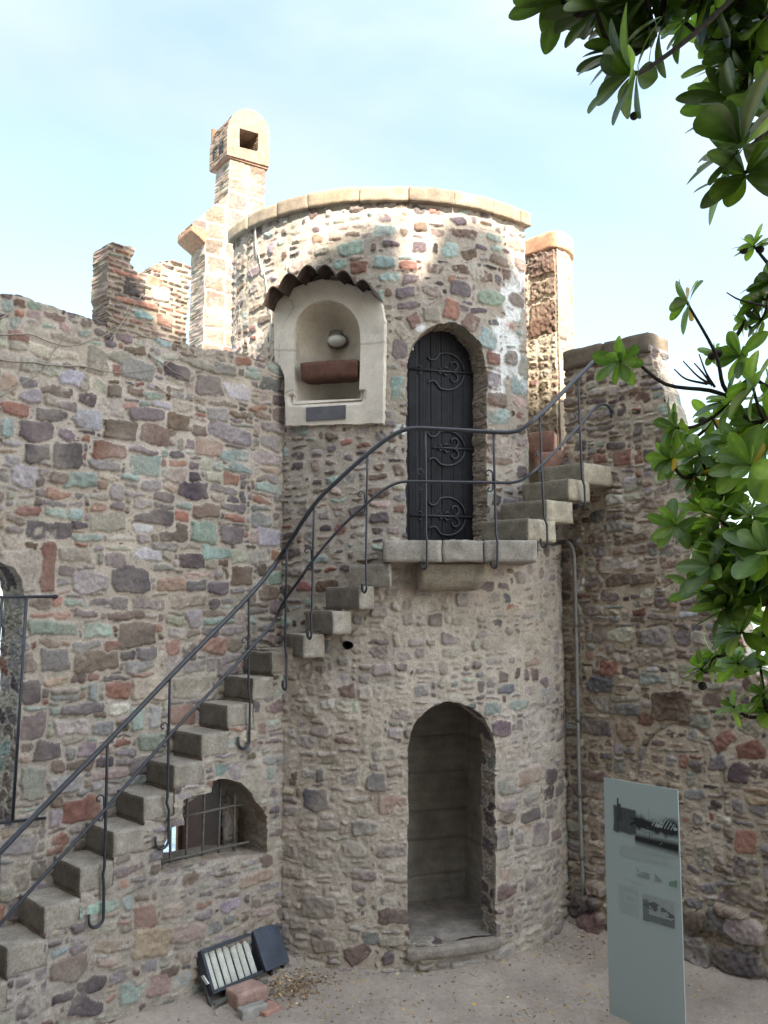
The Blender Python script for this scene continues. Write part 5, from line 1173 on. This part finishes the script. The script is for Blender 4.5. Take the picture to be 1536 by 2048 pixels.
# ------------------------------------------------------------------ fallen leaves, twigs and grit on the ground
def litter(name, n, sampler, size, cols, curl=.5):
    V = []; F = []; K = []; r = rng
    for i in range(n):
        x, y, dz = sampler(i); z = gz(x, y) + .004 + dz; s_ = size * r.uniform(.5, 1.3); t = r.uniform(0, 6.28); w = s_ * r.uniform(.3, .5)
        ax_ = np.array([math.cos(t), math.sin(t), r.normal(0, curl * .5)]); ay = np.array([-math.sin(t), math.cos(t), r.normal(0, curl)]); b = len(V); o = np.array([x, y, z])
        up_ = np.array([0, 0, s_ * curl * r.uniform(.05, .5)])
        V += [o - ax_ * s_, o - ax_ * s_ * .2 + ay * w + up_, o + ax_ * s_ * .4 + ay * w * .8 + up_, o + ax_ * s_ + up_ * .5, o + ax_ * s_ * .4 - ay * w * .8, o - ax_ * s_ * .2 - ay * w]
        F += [(b, b + 1, b + 5), (b + 1, b + 2, b + 4, b + 5), (b + 2, b + 3, b + 4)]; c = lin(*cols[int(r.integers(len(cols)))]) * r.uniform(.7, 1.2); K += [c] * 6
    return kind(raw_mesh(name, V, F, M_litter, None, np.array(K), False), 'stuff')
lc = [(158, 128, 96), (146, 114, 82), (178, 150, 112), (122, 94, 70), (110, 82, 58), (196, 168, 120), (142, 120, 84)]
g1 = ground_px(590, 1985)
def pile(i):
    r = rng
    while True:
        dx, dy = r.normal(0, .16), r.normal(0, .15)
        x, y = g1[0] + dx + .25 * dy, g1[1] + dy
        if math.hypot(x - TC[0], y - TC[1]) > R_LOW + .04: return x, y, max(0, .05 * (1 - (dx * dx + dy * dy) / .05)) * r.random()
litter('fallen_leaves', 520, pile, .017, lc)
def scat(i):
    r = rng; k = i % 4
    while True:
        if k == 0: px, py = r.uniform(560, 1240), r.uniform(1900, 2048)
        elif k == 3:
            t = r.uniform(-1.0, 1.4); d = R_LOW + abs(r.normal(0, .12)) + .03; x, y = TC[0] + d * math.sin(t), TC[1] - d * math.cos(t)
            if (x - Q_low[0]) * LW_low.n[0] + (y - Q_low[1]) * LW_low.n[1] < .03 or (x - 2.0) * RW.n[0] + (y - 9.65) * RW.n[1] < .03: continue
            return x, y, 0.0
        elif k == 1: px, py = r.normal(1165, 25), r.normal(1885, 30)
        else: px, py = r.choice([700, 800, 1000, 1090, 1180, 1400]) + r.normal(0, 30), r.normal(2010, 20)
        g = ground_px(px, min(max(py, 1840), 2060))
        if math.hypot(g[0] - TC[0], g[1] - TC[1]) > R_LOW + .03 and (g[0] - 2.0) * RW.n[0] + (g[1] - 9.65) * RW.n[1] > .05: return g[0], g[1], 0.0
litter('scattered_leaves', 520, scat, .016, lc + [(214, 176, 60), (200, 190, 160)], .3)
V = []; F = []; K = []
for i in range(2600):
    x, y = rng.uniform(-2.2, 3.6), rng.uniform(6.9, 10.2)
    if math.hypot(x - TC[0], y - TC[1]) < R_LOW + .01 or (x - 2.0) * RW.n[0] + (y - 9.65) * RW.n[1] < .02 or (x - Q_low[0]) * LW_low.n[0] + (y - Q_low[1]) * LW_low.n[1] < .02: continue
    s_ = abs(rng.normal(0, .006)) + .003; o = np.array([x, y, gz(x, y) + s_ * .2]); b = len(V)
    for d in ((1, 0, 0), (0, 1, 0), (-1, 0, 0), (0, -1, 0), (0, 0, .9), (0, 0, -.5)): V.append(o + np.array(d) * s_ * rng.uniform(.7, 1.3))
    F += [(b, b + 1, b + 4), (b + 1, b + 2, b + 4), (b + 2, b + 3, b + 4), (b + 3, b, b + 4)]; c = lin(150, 142, 136) * rng.uniform(.6, 1.5); K += [c] * 6
kind(raw_mesh('gravel', V, F, M_litter, None, np.array(K), False), 'stuff')

# ------------------------------------------------------------------ dry climbing stems on the left wall, cable on the tower
def vine(label, paths, S, mat, rad, cat='vine', name='dry_vine'):
    a = Acc()
    for P in paths:
        P3 = smooth_path([S.px(x, y, .035) if isinstance(S, Flat) else S.at(*S.uv(x, y), .04) for x, y in P], 5); m = len(P3)
        P3 = P3 + np.array([[mn.noise(Vector(p) * 6) * .012 for _ in range(1)] * 3 for p in P3])
        a.tube(P3, np.linspace(rad, rad * .45, m), 5)
    return tag(a.build(name, mat), label, cat)
cv = lambda L: [(x / 2.56, 400 + y / 2.56) for x, y in L]
vine('thin dry climbing stems trailing across the upper left wall below the merlon', [cv([(0, 690), (150, 690), (300, 740), (400, 740), (520, 700), (600, 655), (740, 610)]), cv([(0, 610), (80, 560)]), cv([(0, 820), (150, 830), (250, 845), (420, 850), (560, 880), (700, 880), (840, 850)]), cv([(0, 1010), (90, 950), (210, 880), (280, 770), (390, 640)]), cv([(560, 720), (650, 590), (730, 480)])], LW_up, M_vine, .008)
vine('pale bare stems criss-crossing the wall beside the plaster niche', [cv([(840, 850), (880, 820), (1000, 800), (1180, 785)]), cv([(760, 790), (850, 850), (960, 920)]), cv([(800, 950), (850, 990), (950, 1020), (1080, 1025)]), cv([(950, 960), (1020, 890), (1130, 830)]), cv([(1330, 800), (1400, 830), (1480, 830)][:2])], LW_up, M_vine, .006)
tv = lambda L: [(340 + x / 3.793, 180 + y / 3.793) for x, y in L]
vine('dry stems clinging to the sunlit left side of the round tower', [tv([(500, 1860), (560, 1900), (620, 1930)]), tv([(520, 1760), (570, 1660), (600, 1560), (660, 1480)]), tv([(640, 1250), (620, 1350), (650, 1430)]), tv([(490, 1930), (540, 1800), (550, 1640)])], UPP, M_vine, .005)
vine('white cable hanging down the tower to the left end of the tile canopy', [tv([(672, 1010), (680, 1200), (700, 1300), (735, 1400), (755, 1520), (775, 1620), (760, 1650)]), tv([(775, 1640), (790, 1720), (785, 1850), (770, 1960)])], UPP, M_white, .007, 'cable', 'cable')
# ------------------------------------------------------------------ tree reaching in from the right: rosettes of leathery leaves on thin twigs
TB = np.array([2.3, 2.7])
tree = thing('evergreen_tree', 'evergreen tree with rosettes of leathery oval leaves hanging in from the right', 'tree', (*TB, 0))
def leaf(o, ax, nrm, L, Wd, bend, fold):
    """obovate leaf from o along ax, blade normal nrm"""
    sd = np.cross(ax, nrm); V = []; F = []; nt, nc = 10, 4; TS = (0, .12, .25, .4, .55, .69, .81, .9, .955, .988, 1.0)
    for i in range(nt + 1):
        t = TS[i]; w = Wd * (.05 + .95 * max(math.sin(math.pi * min(t ** 1.6, 1)), 0) ** .6) if t < 1 else Wd * .10
        c = o + ax * L * (t - .0) * (1 - .08 * bend * t) - nrm * L * bend * t * t * .35
        for j in range(nc + 1):
            x = j / nc * 2 - 1; V.append(c + sd * w * x + nrm * fold * abs(x) * w)
    for i in range(nt):
        for j in range(nc): a_ = i * (nc + 1) + j; F.append((a_, a_ + 1, a_ + nc + 2, a_ + nc + 1))
    return V, F
GREEN = [np.array(c) for c in ((.036, .062, .014), (.050, .086, .018), (.068, .115, .022), (.090, .148, .028), (.042, .074, .018))]
YOUNG = [np.array(c) for c in ((.12, .20, .045), (.17, .26, .06), (.095, .17, .04))]
YEL = np.array((.50, .31, .045))
def rosette(P, axis, L, n, tone, r):
    a = Acc(); axis = axis / np.linalg.norm(axis); h = np.array([0, 0, 1.0]) if abs(axis[2]) < .8 else np.array([1.0, 0, 0])
    x = np.cross(axis, h); x /= np.linalg.norm(x); y = np.cross(axis, x); ph0 = r.uniform(0, 6.28)
    for k in range(n):
        ph = ph0 + k * 2.39996 + r.normal(0, .18); el = R(22 + 75 * (1 - k / n) ** .8) + r.normal(0, .15); q = x * math.cos(ph) + y * math.sin(ph)
        d = axis * math.cos(el) + q * math.sin(el); nr = axis * math.sin(el) - q * math.cos(el); d = d + np.array([0, 0, -.10]); d /= np.linalg.norm(d)
        tw = r.normal(0, .3); sd = np.cross(d, nr); nr = nr * math.cos(tw) + sd * math.sin(tw); nr -= d * np.dot(nr, d); nr /= np.linalg.norm(nr)
        l = L * r.uniform(.75, 1.12) * (1 if k < n * .75 else .72)
        V, F = leaf(P - axis * .012 * (1 - k / n), d, nr, l, l * r.uniform(.185, .245), r.uniform(-.2, 1.0), r.uniform(.05, .30))
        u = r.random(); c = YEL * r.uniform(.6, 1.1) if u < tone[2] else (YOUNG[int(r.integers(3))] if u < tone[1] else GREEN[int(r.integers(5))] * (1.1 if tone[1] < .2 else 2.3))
        c = c * r.uniform(.8, 1.2); kv = np.tile(c, (len(V), 1)); kv[2::5] = kv[2::5] * 1.25 + .012; kv = kv * (1 + .12 * np.sin(np.arange(len(V)) * 1.7 + k))[:, None]
        a.add(V, F, kv)
    return a.build('leaf_cluster', M_leaf, tree)
rt = np.random.default_rng(77)
DK, MD, LT = (0, .12, .01), (0, .55, .025), (0, .85, .03)  # mostly dark above, brighter below: fall of light put into leaf colour
# x, y, leaf reach in the photo (px), distance, tone
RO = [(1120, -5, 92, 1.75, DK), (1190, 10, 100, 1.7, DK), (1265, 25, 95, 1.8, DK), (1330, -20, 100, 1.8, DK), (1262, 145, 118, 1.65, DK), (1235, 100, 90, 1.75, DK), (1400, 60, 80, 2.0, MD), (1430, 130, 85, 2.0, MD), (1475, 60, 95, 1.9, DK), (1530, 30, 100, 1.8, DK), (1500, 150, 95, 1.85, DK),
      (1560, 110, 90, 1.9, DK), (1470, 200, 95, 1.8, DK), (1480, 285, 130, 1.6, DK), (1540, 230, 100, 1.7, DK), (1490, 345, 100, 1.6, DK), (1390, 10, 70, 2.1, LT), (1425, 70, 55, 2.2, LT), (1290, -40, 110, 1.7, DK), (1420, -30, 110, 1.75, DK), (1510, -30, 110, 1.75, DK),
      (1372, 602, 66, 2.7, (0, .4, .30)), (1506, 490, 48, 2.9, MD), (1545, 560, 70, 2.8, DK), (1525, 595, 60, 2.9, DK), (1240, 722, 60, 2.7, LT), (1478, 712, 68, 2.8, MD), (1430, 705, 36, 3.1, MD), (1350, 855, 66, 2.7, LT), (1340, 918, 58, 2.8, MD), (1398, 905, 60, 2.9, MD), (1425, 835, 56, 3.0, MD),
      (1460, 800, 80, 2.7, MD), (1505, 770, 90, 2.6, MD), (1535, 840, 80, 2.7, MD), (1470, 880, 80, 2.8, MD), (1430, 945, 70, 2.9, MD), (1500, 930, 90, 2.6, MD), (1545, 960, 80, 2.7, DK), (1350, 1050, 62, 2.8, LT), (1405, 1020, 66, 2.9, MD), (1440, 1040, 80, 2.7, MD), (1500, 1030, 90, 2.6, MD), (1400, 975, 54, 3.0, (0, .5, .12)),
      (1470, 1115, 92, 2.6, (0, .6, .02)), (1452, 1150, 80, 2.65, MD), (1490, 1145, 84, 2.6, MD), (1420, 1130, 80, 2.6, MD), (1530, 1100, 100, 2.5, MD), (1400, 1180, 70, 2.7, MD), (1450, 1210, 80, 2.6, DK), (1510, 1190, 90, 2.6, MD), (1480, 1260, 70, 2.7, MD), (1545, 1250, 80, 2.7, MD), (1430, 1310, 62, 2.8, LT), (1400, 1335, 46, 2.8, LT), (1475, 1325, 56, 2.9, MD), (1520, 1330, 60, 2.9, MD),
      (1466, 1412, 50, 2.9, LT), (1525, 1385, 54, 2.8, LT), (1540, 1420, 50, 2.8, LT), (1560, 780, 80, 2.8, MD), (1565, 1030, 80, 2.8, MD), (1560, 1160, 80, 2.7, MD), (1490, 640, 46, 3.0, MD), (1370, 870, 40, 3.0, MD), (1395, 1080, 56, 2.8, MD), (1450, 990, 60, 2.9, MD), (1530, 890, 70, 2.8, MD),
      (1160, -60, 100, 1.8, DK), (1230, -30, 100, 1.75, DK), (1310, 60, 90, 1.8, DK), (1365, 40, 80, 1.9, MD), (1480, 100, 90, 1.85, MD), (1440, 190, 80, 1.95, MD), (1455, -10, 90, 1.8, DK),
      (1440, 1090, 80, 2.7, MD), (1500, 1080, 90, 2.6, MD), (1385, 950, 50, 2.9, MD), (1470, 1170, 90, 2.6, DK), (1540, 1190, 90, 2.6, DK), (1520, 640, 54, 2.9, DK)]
nodes_ = []                                            # branch skeleton: (point, radius)
class Twigs:
    def tube(s, *k): a = Acc(); a.tube(*k); a.build('branch', M_bark, tree)
br = Twigs()
anch = [(1660, 90, 1.9), (1680, 320, 1.8), (1660, 560, 2.9), (1670, 760, 2.8), (1660, 900, 2.75), (1670, 1060, 2.6), (1660, 1230, 2.7), (1650, 1400, 2.85)]
def curve(A, B, sag, n=7):
    return [A * (1 - t) + B * t + np.array([0, 0, sag * 4 * t * (1 - t)]) for t in np.linspace(0, 1, n)]
net = []
tr = Acc(); tp = np.array([[*TB, -.1], [TB[0] + .02, TB[1], 1.0], [TB[0] - .05, TB[1] + .03, 2.2], [TB[0] + .03, TB[1] - .02, 3.4], [TB[0] - .05, TB[1] - .1, 4.6], [TB[0] - .1, TB[1] - .2, 5.6]])
tr.tube(smooth_path(tp, 6), np.interp(np.linspace(0, 1, 31), [0, .1, 1], [.15, .11, .04]), 12)
for x, y, Y in anch:
    A = at_y(x, y, Y); net.append((A, x)); b = np.array([TB[0], TB[1], min(max(A[2] - .5, 1.2), 5.2)]); tr.tube(curve(b, A, .08, 9), np.linspace(.035, .012, 9), 7)
tr.build('trunk', M_bark, tree)
fixed = {(1372, 602): [(1430, 705), (1446, 770), (1470, 800)], (1240, 722): [(1262, 715), (1330, 768), (1420, 781), (1470, 800)], (1262, 145): [(1290, 140), (1380, 75), (1450, 10), (1520, -60)], (1506, 490): [(1530, 520), (1580, 580)]}
order = sorted(RO, key=lambda q: -q[0])
for x, y, s_, Y, tone in order:
    P = at_y(x, y, Y)
    if (x, y) in fixed:
        pts = [P] + [at_y(*w, Y + .02 * i) for i, w in enumerate(fixed[(x, y)], 1)]
        sm_ = smooth_path(pts, 4); br.tube(sm_, np.linspace(.004, .008, len(sm_)), 6); d = pts[0] - pts[1]
    else:
        c = [(np.linalg.norm(P - n) + .25 * abs(n[1] - P[1]), n) for n, nx in net if nx > x + 12]
        Pn = min(c, key=lambda q: q[0])[1]; cv_ = curve(Pn, P, -.03); br.tube(cv_, np.linspace(.008, .0042, 7), 6); d = cv_[-1] - cv_[-2]
    net.append((P, x)); d = d / np.linalg.norm(d)
    ax_ = d * .55 + np.array([-.30, -.15, .25]) + rt.normal(0, .40, 3)
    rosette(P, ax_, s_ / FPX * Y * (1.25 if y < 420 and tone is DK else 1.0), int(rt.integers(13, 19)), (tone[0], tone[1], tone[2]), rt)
for P in ([(1366, 722), (1395, 752), (1420, 768)], [(1388, 726), (1405, 745), (1425, 772)], [(1398, 708), (1412, 745), (1430, 775)], [(1348, 738), (1372, 758), (1415, 768)], [(1453, 585), (1480, 600), (1530, 612)]):
    br.tube(smooth_path([at_y(x, y, 2.75) for x, y in P], 4), np.linspace(.002, .0045, 9), 5)
for x, y, Y in ((1268, 232, 1.66), (1487, 500, 2.9), (1520, 499, 2.9), (1436, 707, 2.8), (1405, 842, 2.9), (1424, 712, 2.85), (1405, 1372, 2.8)):
    a = Acc(); ellip(a, at_y(x, y, Y), np.array([.011, 0, 0]) * Y / 2.2, np.array([0, .011, 0]) * Y / 2.2, np.array([0, 0, .011]) * Y / 2.2, (.04, .035, .03), n=10, m=8); a.build('berry', M_bark, tree)
